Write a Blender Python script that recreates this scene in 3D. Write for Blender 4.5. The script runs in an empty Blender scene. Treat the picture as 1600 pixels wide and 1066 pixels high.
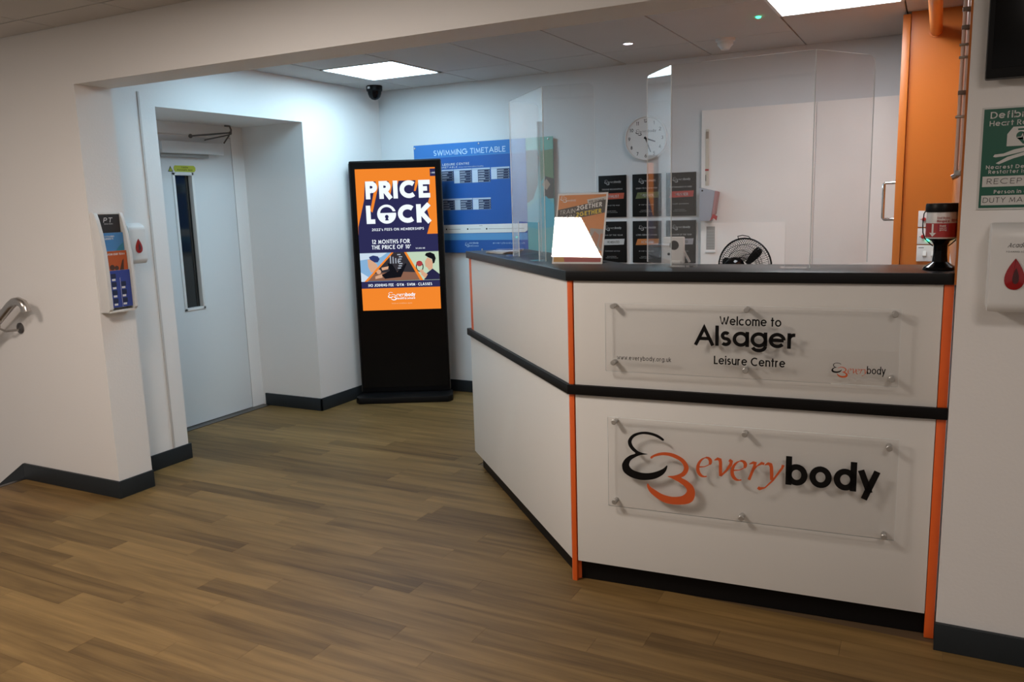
import bpy, bmesh, math, random
from mathutils import Vector, Matrix
random.seed(7)
R = math.radians
C = bpy.context.scene
col = C.collection

# ------------------------------------------------------------------ camera
H = 1.48
yaw, pitch, roll = -0.4824, 0.1681, -0.0303
F = Vector((math.sin(yaw)*math.cos(pitch), math.cos(yaw)*math.cos(pitch), -math.sin(pitch)))
R0 = Vector((math.cos(yaw), -math.sin(yaw), 0)); U0 = R0.cross(F)
R2 = R0*math.cos(roll) + U0*math.sin(roll); U2 = -R0*math.sin(roll) + U0*math.cos(roll)
cd = bpy.data.cameras.new('camera'); cam = bpy.data.objects.new('camera', cd); col.objects.link(cam)
cd.sensor_width = 36; cd.lens = 1276.0*36/1600; cd.clip_start = 0.02
m = Matrix((R2, U2, -F)).transposed().to_4x4(); m.translation = (0, 0, H); cam.matrix_world = m
C.camera = cam

# ------------------------------------------------------------------ world, lights, exposure
w = bpy.data.worlds.new('world'); C.world = w; w.use_nodes = True
bg = w.node_tree.nodes['Background']; bg.inputs[0].default_value = (1.0, 0.90, 0.82, 1); bg.inputs[1].default_value = 0.26
L_COOL, L_COOL2, L_MID, L_WARM, L_WARM2, L_WARM3 = 22.0, 10.5, 20.0, 50.0, 18.0, 27.0      # radiance of the ceiling light panels
C.view_settings.view_transform = 'Standard'; C.view_settings.look = 'None'
C.view_settings.gamma = 1.0; C.view_settings.use_curve_mapping = False
C.view_settings.exposure = 0.0

# ------------------------------------------------------------------ materials
def node_mat(name):
    m = bpy.data.materials.new(name); m.use_nodes = True
    nt = m.node_tree; return m, nt, nt.nodes['Principled BSDF']
def pm(name, c, rough=.5, metal=0., spec=.5, coat=0., var=.05, scale=6., bump=0., bscale=200., vrand=0., emis=None, es=1.):
    m, nt, b = node_mat(name); N, L = nt.nodes, nt.links
    tc = N.new('ShaderNodeTexCoord'); no = N.new('ShaderNodeTexNoise'); no.inputs['Scale'].default_value = scale
    no.inputs['Detail'].default_value = 4
    L.new(tc.outputs['Object'], no.inputs['Vector'])
    mr = N.new('ShaderNodeMapRange'); mr.inputs['To Min'].default_value = 1-var; mr.inputs['To Max'].default_value = 1+var
    L.new(no.outputs['Fac'], mr.inputs['Value'])
    hv = N.new('ShaderNodeHueSaturation'); hv.inputs['Color'].default_value = (*c, 1)
    L.new(mr.outputs[0], hv.inputs['Value'])
    if vrand:
        oi = N.new('ShaderNodeObjectInfo'); m2 = N.new('ShaderNodeMapRange')
        m2.inputs['To Min'].default_value = -vrand; m2.inputs['To Max'].default_value = vrand
        L.new(oi.outputs['Random'], m2.inputs['Value'])
        ad = N.new('ShaderNodeMath'); L.new(m2.outputs[0], ad.inputs[0]); L.new(mr.outputs[0], ad.inputs[1]); L.new(ad.outputs[0], hv.inputs['Value'])
    L.new(hv.outputs[0], b.inputs['Base Color'])
    b.inputs['Roughness'].default_value = rough; b.inputs['Metallic'].default_value = metal
    b.inputs['Specular IOR Level'].default_value = spec; b.inputs['Coat Weight'].default_value = coat
    if bump:
        n2 = N.new('ShaderNodeTexNoise'); n2.inputs['Scale'].default_value = bscale; L.new(tc.outputs['Object'], n2.inputs['Vector'])
        bp = N.new('ShaderNodeBump'); bp.inputs['Strength'].default_value = bump; bp.inputs['Distance'].default_value = .002
        L.new(n2.outputs['Fac'], bp.inputs['Height']); L.new(bp.outputs[0], b.inputs['Normal'])
    if emis:
        b.inputs['Emission Color'].default_value = (*emis, 1); b.inputs['Emission Strength'].default_value = es
    return m
def emit(name, c, s):
    m, nt, b = node_mat(name)
    e = nt.nodes.new('ShaderNodeEmission'); e.inputs[0].default_value = (*c, 1); e.inputs[1].default_value = s
    nt.links.new(e.outputs[0], nt.nodes['Material Output'].inputs[0]); nt.nodes.remove(b); return m
def clear(name, haze=.04, tint=.985, base=.045, rough=.0):
    # clear acrylic sheet: fresnel mix of transmission and mirror reflection, with a little dust haze
    m, nt, b = node_mat(name); N, L = nt.nodes, nt.links; N.remove(b)
    lw = N.new('ShaderNodeLayerWeight'); lw.inputs[0].default_value = .5
    pw = N.new('ShaderNodeMath'); pw.operation = 'POWER'; pw.inputs[1].default_value = 5; L.new(lw.outputs['Facing'], pw.inputs[0])
    mr = N.new('ShaderNodeMapRange'); mr.inputs['To Min'].default_value = base; mr.inputs['To Max'].default_value = .9; L.new(pw.outputs[0], mr.inputs['Value'])
    tr = N.new('ShaderNodeBsdfTransparent'); tr.inputs[0].default_value = (tint, tint, tint, 1)
    gl = N.new('ShaderNodeBsdfGlossy'); gl.inputs['Roughness'].default_value = rough
    df = N.new('ShaderNodeBsdfDiffuse'); df.inputs[0].default_value = (.85, .87, .88, 1)
    no = N.new('ShaderNodeTexNoise'); no.inputs['Scale'].default_value = 5
    tc = N.new('ShaderNodeTexCoord'); L.new(tc.outputs['Object'], no.inputs['Vector'])
    hm = N.new('ShaderNodeMath'); hm.operation = 'MULTIPLY'; hm.inputs[1].default_value = haze*2; L.new(no.outputs['Fac'], hm.inputs[0])
    m1 = N.new('ShaderNodeMixShader'); L.new(hm.outputs[0], m1.inputs[0]); L.new(tr.outputs[0], m1.inputs[1]); L.new(df.outputs[0], m1.inputs[2])
    m2 = N.new('ShaderNodeMixShader'); L.new(mr.outputs[0], m2.inputs[0]); L.new(m1.outputs[0], m2.inputs[1]); L.new(gl.outputs[0], m2.inputs[2])
    L.new(m2.outputs[0], N['Material Output'].inputs[0]); return m
def wood(name):
    m, nt, b = node_mat(name); N, L = nt.nodes, nt.links
    tc = N.new('ShaderNodeTexCoord'); oi = N.new('ShaderNodeObjectInfo')
    cm = N.new('ShaderNodeCombineXYZ'); mu = N.new('ShaderNodeMath'); mu.operation = 'MULTIPLY'; mu.inputs[1].default_value = 37
    L.new(oi.outputs['Random'], mu.inputs[0]); L.new(mu.outputs[0], cm.inputs[0]); L.new(mu.outputs[0], cm.inputs[1])
    ad = N.new('ShaderNodeVectorMath'); L.new(tc.outputs['Object'], ad.inputs[0]); L.new(cm.outputs[0], ad.inputs[1])
    mp = N.new('ShaderNodeMapping'); mp.inputs['Scale'].default_value = (1.6, 22, 1); L.new(ad.outputs[0], mp.inputs['Vector'])
    n1 = N.new('ShaderNodeTexNoise'); n1.inputs['Scale'].default_value = 1; n1.inputs['Detail'].default_value = 6; n1.inputs['Distortion'].default_value = .6
    L.new(mp.outputs[0], n1.inputs['Vector'])
    mp2 = N.new('ShaderNodeMapping'); mp2.inputs['Scale'].default_value = (6, 160, 1); L.new(ad.outputs[0], mp2.inputs['Vector'])
    n2 = N.new('ShaderNodeTexNoise'); n2.inputs['Scale'].default_value = 1; n2.inputs['Detail'].default_value = 3; L.new(mp2.outputs[0], n2.inputs['Vector'])
    cr = N.new('ShaderNodeValToRGB'); cr.color_ramp.elements[0].position = .25; cr.color_ramp.elements[1].position = .78
    cr.color_ramp.elements[0].color = (.085, .047, .014, 1); cr.color_ramp.elements[1].color = (.250, .152, .054, 1)
    a1 = N.new('ShaderNodeMath'); a1.operation = 'MULTIPLY_ADD'; a1.inputs[1].default_value = .16; L.new(n2.outputs['Fac'], a1.inputs[0])
    a2 = N.new('ShaderNodeMath'); a2.operation = 'MULTIPLY'; a2.inputs[1].default_value = .85; L.new(n1.outputs['Fac'], a2.inputs[0]); L.new(a2.outputs[0], a1.inputs[2])
    a3 = N.new('ShaderNodeMath'); a3.operation = 'MULTIPLY_ADD'; a3.inputs[1].default_value = .28; L.new(oi.outputs['Random'], a3.inputs[0]); L.new(a1.outputs[0], a3.inputs[2])
    a4 = N.new('ShaderNodeMath'); a4.operation = 'SUBTRACT'; a4.inputs[1].default_value = .15; L.new(a3.outputs[0], a4.inputs[0])
    L.new(a4.outputs[0], cr.inputs[0]); L.new(cr.outputs[0], b.inputs['Base Color'])
    b.inputs['Roughness'].default_value = .5; b.inputs['Specular IOR Level'].default_value = .28
    bp = N.new('ShaderNodeBump'); bp.inputs['Strength'].default_value = .12; bp.inputs['Distance'].default_value = .001
    L.new(n2.outputs['Fac'], bp.inputs['Height']); L.new(bp.outputs[0], b.inputs['Normal'])
    return m

M = dict(
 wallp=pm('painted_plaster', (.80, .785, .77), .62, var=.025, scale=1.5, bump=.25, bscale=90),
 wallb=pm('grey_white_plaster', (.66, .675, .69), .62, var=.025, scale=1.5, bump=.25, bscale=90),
 tile=pm('ceiling_tile', (.56, .54, .52), .9, var=.04, scale=3, bump=.5, bscale=260, vrand=.03),
 grid=pm('ceiling_void', (.05, .045, .04), .9),
 skirt=pm('charcoal_skirting', (.020, .025, .029), .5, spec=.25, var=.1),
 wood=wood('oak_vinyl'),
 slab=pm('floor_joint', (.10, .06, .028), .7),
 doorw=pm('white_door_paint', (.66, .68, .69), .38, var=.02, scale=2),
 metal=pm('brushed_steel', (.52, .49, .46), .28, metal=1, var=.08, scale=30),
 pin=pm('satin_aluminium', (.50, .49, .47), .42, metal=.7, var=.08, scale=30),
 metald=pm('dark_steel', (.16, .15, .145), .4, metal=1),
 chrome=pm('chrome', (.75, .73, .71), .12, metal=1),
 black=pm('black_plastic', (.005, .005, .0055), .4, spec=.2),
 blackg=pm('black_gloss', (.003, .003, .0035), .12, spec=.18),
 blackm=pm('black_laminate', (.006, .0055, .0055), .45, spec=.15, var=.1),
 topm=pm('worktop_laminate', (.007, .007, .0075), .34, spec=.25, var=.1, bump=.1, bscale=500),
 panel=pm('counter_laminate', (.73, .715, .685), .4, spec=.4, var=.015, scale=2),
 orange=pm('orange_laminate', (.80, .13, .02), .4),
 orangep=pm('orange_paint', (.52, .155, .022), .35, var=.05, scale=2, bump=.1, bscale=60),
 white=pm('white_plastic', (.70, .70, .69), .35, var=.02),
 whited=pm('white_board_paint', (.86, .81, .77), .45, var=.02, scale=2),
 greyp=pm('grey_paint', (.33, .33, .32), .5),
 dkglass=pm('dark_glass', (.008, .011, .011), .06, spec=.6),
 red=pm('red_translucent_plastic', (.30, .008, .012), .15, coat=.4),
 redd=pm('red_plastic', (.42, .02, .02), .35),
 clear=clear('clear_acrylic', haze=.03),
 clear2=clear('clear_sign_acrylic', haze=.012, tint=.985, base=.03),
 clear3=clear('poster_holder_acrylic', haze=.0, base=.055),
 edge=pm('polished_acrylic_edge', (.85, .90, .90), .15, coat=.5),
 ink=pm('black_vinyl', (.006, .0055, .0055), .5, spec=.15),
 inkor=pm('orange_vinyl', (.62, .10, .022), .45),
 paper=pm('white_paper', (.74, .74, .73), .6),
 lcool=emit('cool_light_panel', (.58, .84, 1.0), L_COOL),
 lmid=emit('neutral_light_panel', (.93, .96, 1.0), L_MID),
 lwarm=emit('warm_light_panel', (1.0, .89, .80), L_WARM),
 lwarm2=emit('soft_warm_light_panel', (1.0, .88, .80), L_WARM2), lwarm3=emit('stair_light_panel', (1.0, .85, .74), L_WARM3),
 lcool2=emit('soft_cool_light_panel', (.50, .80, 1.0), L_COOL2),
 led=emit('white_led', (.85, .8, 1.0), 14),
 green=emit('green_led', (.02, .9, .35), 14),
 conduit=pm('painted_conduit', (.60, .43, .36), .4),
 clip=pm('brown_grey_clip', (.15, .11, .085), .5),
)
def flat(name, c, rough=.5):
    if name not in M: M[name] = pm(name, c, rough, var=.02)
    return M[name]
def screen(name, c, s=1.0):
    if name not in M: M[name] = emit(name, c, s)
    return M[name]

# ------------------------------------------------------------------ mesh builder
class MB:
    def __init__(s): s.bm = bmesh.new(); s.lines = []
    def box(s, x0, x1, y0, y1, z0, z1, b=0., seg=2):
        t = bmesh.new(); bmesh.ops.create_cube(t, size=1)
        for v in t.verts: v.co = Vector(((x0+x1)/2+v.co.x*(x1-x0), (y0+y1)/2+v.co.y*(y1-y0), (z0+z1)/2+v.co.z*(z1-z0)))
        if b: bmesh.ops.bevel(t, geom=t.edges[:], offset=b, segments=seg, profile=.6, affect='EDGES')
        return s._merge(t)
    def _merge(s, t, mat=None):
        if mat is not None: bmesh.ops.transform(t, matrix=mat, verts=t.verts[:])
        me = bpy.data.meshes.new('t'); t.to_mesh(me); t.free(); s.bm.from_mesh(me); bpy.data.meshes.remove(me); return s
    def prism(s, pts, a0, a1, axis='y', b=0.):
        # pts: 2D outline in the plane normal to axis (y: x,z; z: x,y; x: y,z)
        t = bmesh.new()
        mk = {'y': lambda p, a: (p[0], a, p[1]), 'z': lambda p, a: (p[0], p[1], a), 'x': lambda p, a: (a, p[0], p[1])}[axis]
        A = [t.verts.new(mk(p, a0)) for p in pts]; B = [t.verts.new(mk(p, a1)) for p in pts]
        t.faces.new(A); t.faces.new(B[::-1]); n = len(pts)
        for i in range(n): t.faces.new((A[i], B[i], B[(i+1) % n], A[(i+1) % n]))
        bmesh.ops.recalc_face_normals(t, faces=t.faces[:])
        if b: bmesh.ops.bevel(t, geom=t.edges[:], offset=b, segments=2, profile=.6, affect='EDGES')
        return s._merge(t)
    def tube(s, path, r, seg=12, cap=True):
        P = [Vector(p) for p in path]; rr = r if isinstance(r, (list, tuple)) else [r]*len(P)
        rings = []; prev = None
        for i, p in enumerate(P):
            d = (P[min(i+1, len(P)-1)]-P[max(i-1, 0)]).normalized()
            if prev is None: a = d.orthogonal().normalized()
            else: a = (prev - d*prev.dot(d)).normalized()
            prev = a; bb = d.cross(a)
            rings.append([s.bm.verts.new(p+(a*math.cos(2*math.pi*k/seg)+bb*math.sin(2*math.pi*k/seg))*rr[i]) for k in range(seg)])
        for i in range(len(rings)-1):
            for k in range(seg): s.bm.faces.new((rings[i][k], rings[i][(k+1) % seg], rings[i+1][(k+1) % seg], rings[i+1][k]))
        if cap: s.bm.faces.new(rings[0][::-1]); s.bm.faces.new(rings[-1])
        return s
    def cyl(s, p0, p1, r, seg=20): return s.tube([p0, p1], r, seg)
    def lathe(s, prof, c=(0, 0, 0), seg=32, axis='z', sx=1, sy=1):
        rings = []
        for r, z in prof:
            ring = []
            for k in range(seg):
                a = 2*math.pi*k/seg; x, y = r*math.cos(a)*sx, r*math.sin(a)*sy
                v = {'z': (x, y, z), 'y': (x, z, y), 'x': (z, x, y)}[axis]
                ring.append(s.bm.verts.new(Vector(c)+Vector(v)))
            rings.append(ring)
        for i in range(len(rings)-1):
            for k in range(seg): s.bm.faces.new((rings[i][k], rings[i][(k+1) % seg], rings[i+1][(k+1) % seg], rings[i+1][k]))
        if prof[0][0] > 1e-5: s.bm.faces.new(rings[0][::-1])
        if prof[-1][0] > 1e-5: s.bm.faces.new(rings[-1])
        return s
    def sphere(s, c, r, sc=(1, 1, 1), u=20, v=12):
        t = bmesh.new(); bmesh.ops.create_uvsphere(t, u_segments=u, v_segments=v, radius=r)
        return s._merge(t, Matrix.Translation(c) @ Matrix.Diagonal((*sc, 1)))
    def poly(s, pts, y=0.):                      # flat print in the local x-z plane
        s.bm.faces.new([s.bm.verts.new((p[0], y, p[1])) for p in pts]); return s
    def rect(s, x0, x1, z0, z1, y=0.): return s.poly([(x0, z0), (x1, z0), (x1, z1), (x0, z1)], y)
    def disc(s, x, z, r, y=0., n=28, rz=None): return s.poly([(x+r*math.cos(6.28318*k/n), z+(rz or r)*math.sin(6.28318*k/n)) for k in range(n)], y)
    def ribbon(s, pts, wd, y=0., nib=None):
        n = len(pts)
        if n < 2: return
        closed = math.dist(pts[0], pts[-1]) < 1e-6 and n > 3
        Lf, Rt = [], []
        for i in range(n):
            if closed: a, b = pts[(i-1) % (n-1)], pts[(i+1) % (n-1)] if i < n-1 else pts[1]
            else: a, b = pts[max(i-1, 0)], pts[min(i+1, n-1)]
            p = pts[i]
            d1 = (p[0]-a[0], p[1]-a[1]); d2 = (b[0]-p[0], b[1]-p[1])
            if i == 0 and not closed: d1 = d2
            if i == n-1 and not closed: d2 = d1
            l1 = math.hypot(*d1) or 1; l2 = math.hypot(*d2) or 1
            n1 = (-d1[1]/l1, d1[0]/l1); n2 = (-d2[1]/l2, d2[0]/l2)
            mx, my = n1[0]+n2[0], n1[1]+n2[1]; q = mx*mx+my*my
            if q < .35: mx, my, sc = n2[0], n2[1], 1
            else: sc = 2/q
            hw = wd/2
            if nib is not None:
                ang = math.atan2(d2[1], d2[0]); hw *= .28+.95*abs(math.sin(ang-nib))
            ox, oz = mx*sc*hw, my*sc*hw
            Lf.append(s.bm.verts.new((p[0]+ox, y, p[1]+oz))); Rt.append(s.bm.verts.new((p[0]-ox, y, p[1]-oz)))
        for i in range(n-1): s.bm.faces.new((Lf[i], Rt[i], Rt[i+1], Lf[i+1]))
        return s
    def text(s, t, x, z, h, W=None, wt=.12, y=0., slant=0., rot=0., nib=None, gap=.2, anchor='l'):
        # monoline geometric lettering; h = cap height, W = full width
        v0 = len(s.bm.verts)
        cur = 0.; items = []
        for ch in t:
            if ch == ' ': cur += .36; continue
            g = GLYPH.get(ch) or GLYPH.get(ch.upper())
            if not g: cur += .3; continue
            wd, strokes = g; k = 1-wt
            for st in strokes:
                q = [(cur+wt/2+px*k, wt/2+pz*k) for px, pz in st]
                if len(st) <= 5:                       # square off the stroke ends at the letter's top and foot
                    for i0, i1 in ((0, 1), (-1, -2)):
                        if min(abs(st[i0][1]-e) for e in (0, 1, 1.05, .72, -.3)) < .005:
                            dx, dz = q[i0][0]-q[i1][0], q[i0][1]-q[i1][1]; l_ = math.hypot(dx, dz) or 1
                            if abs(dz) > .6*l_: ex = min(wt/2*l_/abs(dz), wt*.7)
                            else: ex = wt/2
                            q[i0] = (q[i0][0]+dx/l_*ex, q[i0][1]+dz/l_*ex)
                items.append(q)
            cur += wd*k+wt+gap*(1-.6*wt)
        cur -= gap*(1-.6*wt)
        sx = (W/(cur*h)) if W else 1
        if anchor == 'c': x -= cur*h*sx/2
        ca, sa = math.cos(rot), math.sin(rot)
        for st in items:
            pts = []
            for px, pz in st:
                a, b = px*h*sx + slant*pz*h, pz*h
                pts.append((x+a*ca-b*sa, z+a*sa+b*ca))
            s.ribbon(pts, wt*h*(min(1, sx) if sx < .8 else 1), y, nib)
        s.lines.append((v0, len(s.bm.verts), h)); return s
    def build(s, name, mat, parent=None, smooth=35, recalc=True):
        if len(s.lines) > 1 and name in ('lettering', 'handwriting'):
            if min(l[2] for l in s.lines) > .0138:      # readable lines: one part each
                vs = list(s.bm.verts); own = {}
                for k, (a, b, h) in enumerate(s.lines):
                    for v in vs[a:b]: own[v] = k
                out = None
                for k in sorted(set(own.get(v, -1) for v in vs)):
                    m2 = MB(); idx = {v: m2.bm.verts.new(v.co) for v in vs if own.get(v, -1) == k}
                    for f in s.bm.faces:
                        if f.verts[0] in idx: m2.bm.faces.new([idx[v] for v in f.verts])
                    o = m2.build(name, mat, parent, smooth, recalc); out = out or o
                s.bm.free(); return out
            s.lines = []; o = s.build(name, mat, parent, smooth, recalc); o['kind'] = 'stuff'; return o
        if recalc: bmesh.ops.recalc_face_normals(s.bm, faces=s.bm.faces[:])
        me = bpy.data.meshes.new(name); s.bm.to_mesh(me); s.bm.free()
        me.materials.append(mat)
        if smooth: 
            me.polygons.foreach_set('use_smooth', [True]*len(me.polygons)); me.set_sharp_from_angle(angle=R(smooth))
        o = bpy.data.objects.new(name, me); col.objects.link(o)
        if parent: o.parent = parent
        return o

def arc(cx, cy, rx, ry, a0, a1):
    n = max(5, int(abs(a1-a0)/15))
    return [(cx+rx*math.cos(R(a0+(a1-a0)*i/n)), cy+ry*math.sin(R(a0+(a1-a0)*i/n))) for i in range(n+1)]
def G(wd, spec):
    out = []
    for part in spec.split(';'):
        if part.startswith('@'): out.append(arc(*[float(v) for v in part[1:].split(',')]))
        else: out.append([tuple(float(v) for v in q.split(',')) for q in part.split()])
    return (wd, out)
GLYPH = {
 'A': G(.86, '0,0 .43,1 .86,0;.16,.32 .70,.32'), 'B': G(.54, '.3,1 0,1 0,0 .3,0;@.3,.76,.22,.24,90,-90;0,.52 .3,.52;@.3,.26,.24,.26,90,-90'),
 'C': G(.88, '@.5,.5,.5,.5,48,312'), 'D': G(.76, '.28,1 0,1 0,0 .28,0;@.28,.5,.48,.5,90,-90'), 'E': G(.48, '.48,1 0,1 0,0 .48,0;0,.52 .45,.52'),
 'F': G(.46, '.46,1 0,1 0,0;0,.52 .43,.52'), 'G': G(1., '@.5,.5,.5,.5,45,360;.55,.5 1,.5'), 'H': G(.66, '0,0 0,1;.66,0 .66,1;0,.52 .66,.52'),
 'I': G(0, '0,0 0,1'), 'J': G(.4, '.4,1 .4,.2;@.2,.2,.2,.2,0,-170'), 'K': G(.6, '0,0 0,1;.55,1 0,.42;.15,.58 .6,0'), 'L': G(.42, '0,1 0,0 .42,0'),
 'M': G(.86, '0,0 .12,1 .43,.18 .74,1 .86,0'), 'N': G(.7, '0,0 0,1 .7,0 .7,1'), 'O': G(1., '@.5,.5,.5,.5,0,360'),
 'P': G(.5, '0,0 0,1 .25,1;@.25,.73,.26,.27,90,-90;.25,.46 0,.46'), 'Q': G(1., '@.5,.5,.5,.5,0,360;.6,.3 .95,-.04'),
 'R': G(.54, '0,0 0,1 .25,1;@.25,.74,.25,.26,90,-90;.25,.48 0,.48;.22,.48 .54,0'),
 'S': G(.52, '@.26,.75,.22,.25,35,270;@.26,.25,.26,.25,90,-145'), 'T': G(.54, '0,1 .54,1;.27,1 .27,0'),
 'U': G(.62, '0,1 0,.31;@.31,.31,.31,.31,180,360;.62,.31 .62,1'), 'V': G(.76, '0,1 .38,0 .76,1'), 'W': G(1.14, '0,1 .29,0 .57,.95 .85,0 1.14,1'),
 'X': G(.6, '0,1 .6,0;.6,1 0,0'), 'Y': G(.64, '0,1 .32,.48 .64,1;.32,.48 .32,0'), 'Z': G(.58, '0,1 .58,1 0,0 .58,0'),
 'a': G(.68, '@.34,.36,.34,.36,0,360;.68,0 .68,.72'), 'b': G(.68, '0,0 0,1.05;@.34,.36,.34,.36,0,360'), 'c': G(.6, '@.35,.36,.35,.36,48,312'),
 'd': G(.68, '.68,0 .68,1.05;@.34,.36,.34,.36,0,360'), 'e': G(.68, '0,.37 .67,.37;@.34,.36,.34,.36,3,322'), 'f': G(.34, '.12,0 .12,.84;@.32,.84,.20,.21,180,88;0,.66 .32,.66'),
 'g': G(.68, '@.34,.36,.34,.36,0,360;.68,.72 .68,-.02;@.34,-.02,.34,.28,0,-160'), 'h': G(.54, '0,0 0,1.05;@.27,.44,.27,.28,180,0;.54,.44 .54,0'),
 'i': G(0, '0,0 0,.72;0,.93 0,1.05'), 'j': G(.1, '.1,.72 .1,-.2;.1,.93 .1,1.05'), 'k': G(.48, '0,0 0,1.05;.42,.72 0,.3;.14,.42 .48,0'), 'l': G(0, '0,0 0,1.05'),
 'm': G(.88, '0,0 0,.72;@.22,.48,.22,.24,180,0;.44,.48 .44,0;@.66,.48,.22,.24,180,0;.88,.48 .88,0'), 'n': G(.52, '0,0 0,.72;@.26,.45,.26,.27,180,0;.52,.45 .52,0'),
 'o': G(.68, '@.34,.36,.34,.36,0,360'), 'p': G(.68, '0,-.3 0,.72;@.34,.36,.34,.36,0,360'), 'q': G(.68, '.68,-.3 .68,.72;@.34,.36,.34,.36,0,360'),
 'r': G(.3, '0,0 0,.72;@.26,.46,.26,.26,180,80'), 's': G(.4, '@.2,.54,.17,.18,35,270;@.2,.18,.2,.18,90,-145'), 't': G(.28, '.13,0 .13,1;0,.72 .28,.72'),
 'u': G(.54, '0,.72 0,.27;@.27,.27,.27,.27,180,360;.54,.72 .54,0'), 'v': G(.54, '0,.72 .27,0 .54,.72'), 'w': G(.86, '0,.72 .22,0 .43,.7 .64,0 .86,.72'),
 'x': G(.5, '0,.72 .5,0;.5,.72 0,0'), 'y': G(.56, '0,.72 .28,0;.56,.72 .16,-.3'), 'z': G(.46, '0,.72 .46,.72 0,0 .46,0'),
 '0': G(.56, '@.28,.5,.28,.5,0,360'), '1': G(.2, '0,.84 .2,1 .2,0'), '2': G(.54, '@.27,.73,.27,.27,165,-40;.477,.556 0,0 .54,0'),
 '3': G(.52, '@.26,.76,.22,.24,150,-90;@.26,.26,.26,.26,90,-150'), '4': G(.56, '.42,0 .42,1 0,.28 .56,.28'), '5': G(.5, '.46,1 .1,1 .04,.55;@.24,.32,.27,.32,125,-150'),
 '6': G(.58, '@.29,.3,.29,.3,0,360;.06,.46 .38,1'), '7': G(.5, '0,1 .5,1 .15,0'), '8': G(.5, '@.25,.76,.21,.24,0,360;@.25,.26,.25,.26,0,360'), '9': G(.58, '@.29,.7,.29,.3,0,360;.52,.54 .2,0'),
 '.': G(.02, '0,0 0,.1'), ',': G(.06, '.06,.1 0,-.12'), "'": G(.02, '0,.75 0,1'), '-': G(.24, '0,.4 .24,.4'), '/': G(.4, '0,0 .4,1'),
 '*': G(.1, '.05,.72 .05,.98'), '~': G(.1, '0,.42 .12,.42'), '&': G(.62, '.62,.45 .3,0;@.24,.24,.24,.24,90,330;@.26,.76,.17,.22,240,-60;.14,.6 .62,0'), '@': G(1., '@.5,.4,.5,.5,-60,300;@.5,.4,.22,.22,0,360'), ':': G(.02, '0,.05 0,.15;0,.5 0,.6'),
 '(': G(.18, '@.35,.4,.35,.7,130,230'), ')': G(.18, '@-.15,.4,.35,.7,50,-50'),
}

BLK = [(0.367,0.616),(0.361,0.623),(0.342,0.634),(0.317,0.64),(0.296,0.641),(0.275,0.637),(0.253,0.628),(0.238,0.613),(0.232,0.597),(0.236,0.58),(0.248,0.565),(0.26,0.555),(0.241,0.546),(0.222,0.531),(0.211,0.513),(0.209,0.5),(0.214,0.481),(0.231,0.467),(0.255,0.458),(0.283,0.455),(0.312,0.459),(0.335,0.466),(0.359,0.481),(0.373,0.498),(0.379,0.516),(0.377,0.521),(0.371,0.515),(0.363,0.507),(0.342,0.495),(0.317,0.486),(0.293,0.483),(0.269,0.485),(0.248,0.492),(0.238,0.503),(0.237,0.513),(0.243,0.527),(0.258,0.539),(0.279,0.55),(0.307,0.556),(0.289,0.559),(0.27,0.565),(0.253,0.58),(0.246,0.596),(0.251,0.611),(0.265,0.623),(0.284,0.63),(0.303,0.631),(0.326,0.628),(0.347,0.62),(0.361,0.612)]
ORG = [(0.316,0.547),(0.331,0.558),(0.349,0.566),(0.372,0.57),(0.395,0.569),(0.418,0.562),(0.439,0.55),(0.452,0.533),(0.456,0.516),(0.45,0.499),(0.439,0.486),(0.43,0.48),(0.45,0.471),(0.471,0.454),(0.479,0.434),(0.478,0.412),(0.469,0.394),(0.451,0.383),(0.423,0.377),(0.391,0.375),(0.363,0.38),(0.338,0.393),(0.316,0.41),(0.306,0.425),(0.303,0.437),(0.307,0.445),(0.316,0.433),(0.335,0.422),(0.359,0.41),(0.387,0.404),(0.41,0.405),(0.432,0.411),(0.446,0.423),(0.45,0.435),(0.444,0.446),(0.43,0.457),(0.409,0.468),(0.391,0.475),(0.379,0.48),(0.4,0.484),(0.418,0.491),(0.432,0.501),(0.439,0.515),(0.436,0.529),(0.425,0.542),(0.409,0.55),(0.386,0.557),(0.363,0.558),(0.342,0.553),(0.328,0.547),(0.32,0.54)]
def smooth_loop(P, k=3):
    n = len(P); out = []
    for i in range(n):
        p0, p1, p2, p3 = P[i-1], P[i], P[(i+1) % n], P[(i+2) % n]
        for j in range(k):
            t = j/k
            out.append(tuple(.5*((2*p1[c])+(-p0[c]+p2[c])*t+(2*p0[c]-5*p1[c]+4*p2[c]-p3[c])*t*t+(-p0[c]+3*p1[c]-3*p2[c]+p3[c])*t**3) for c in (0, 1)))
    return out
def symbol(mb, which, x, z, wd, y=0.):
    # x,z = lower left of the emblem's box, wd = its full width; source box .209..-.479 by .375...641
    P = smooth_loop(BLK if which == 'b' else ORG); s = wd/.270
    return mb.poly([(x+(a-.209)*s, z+(b-.375)*s) for a, b in P], y)
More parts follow.
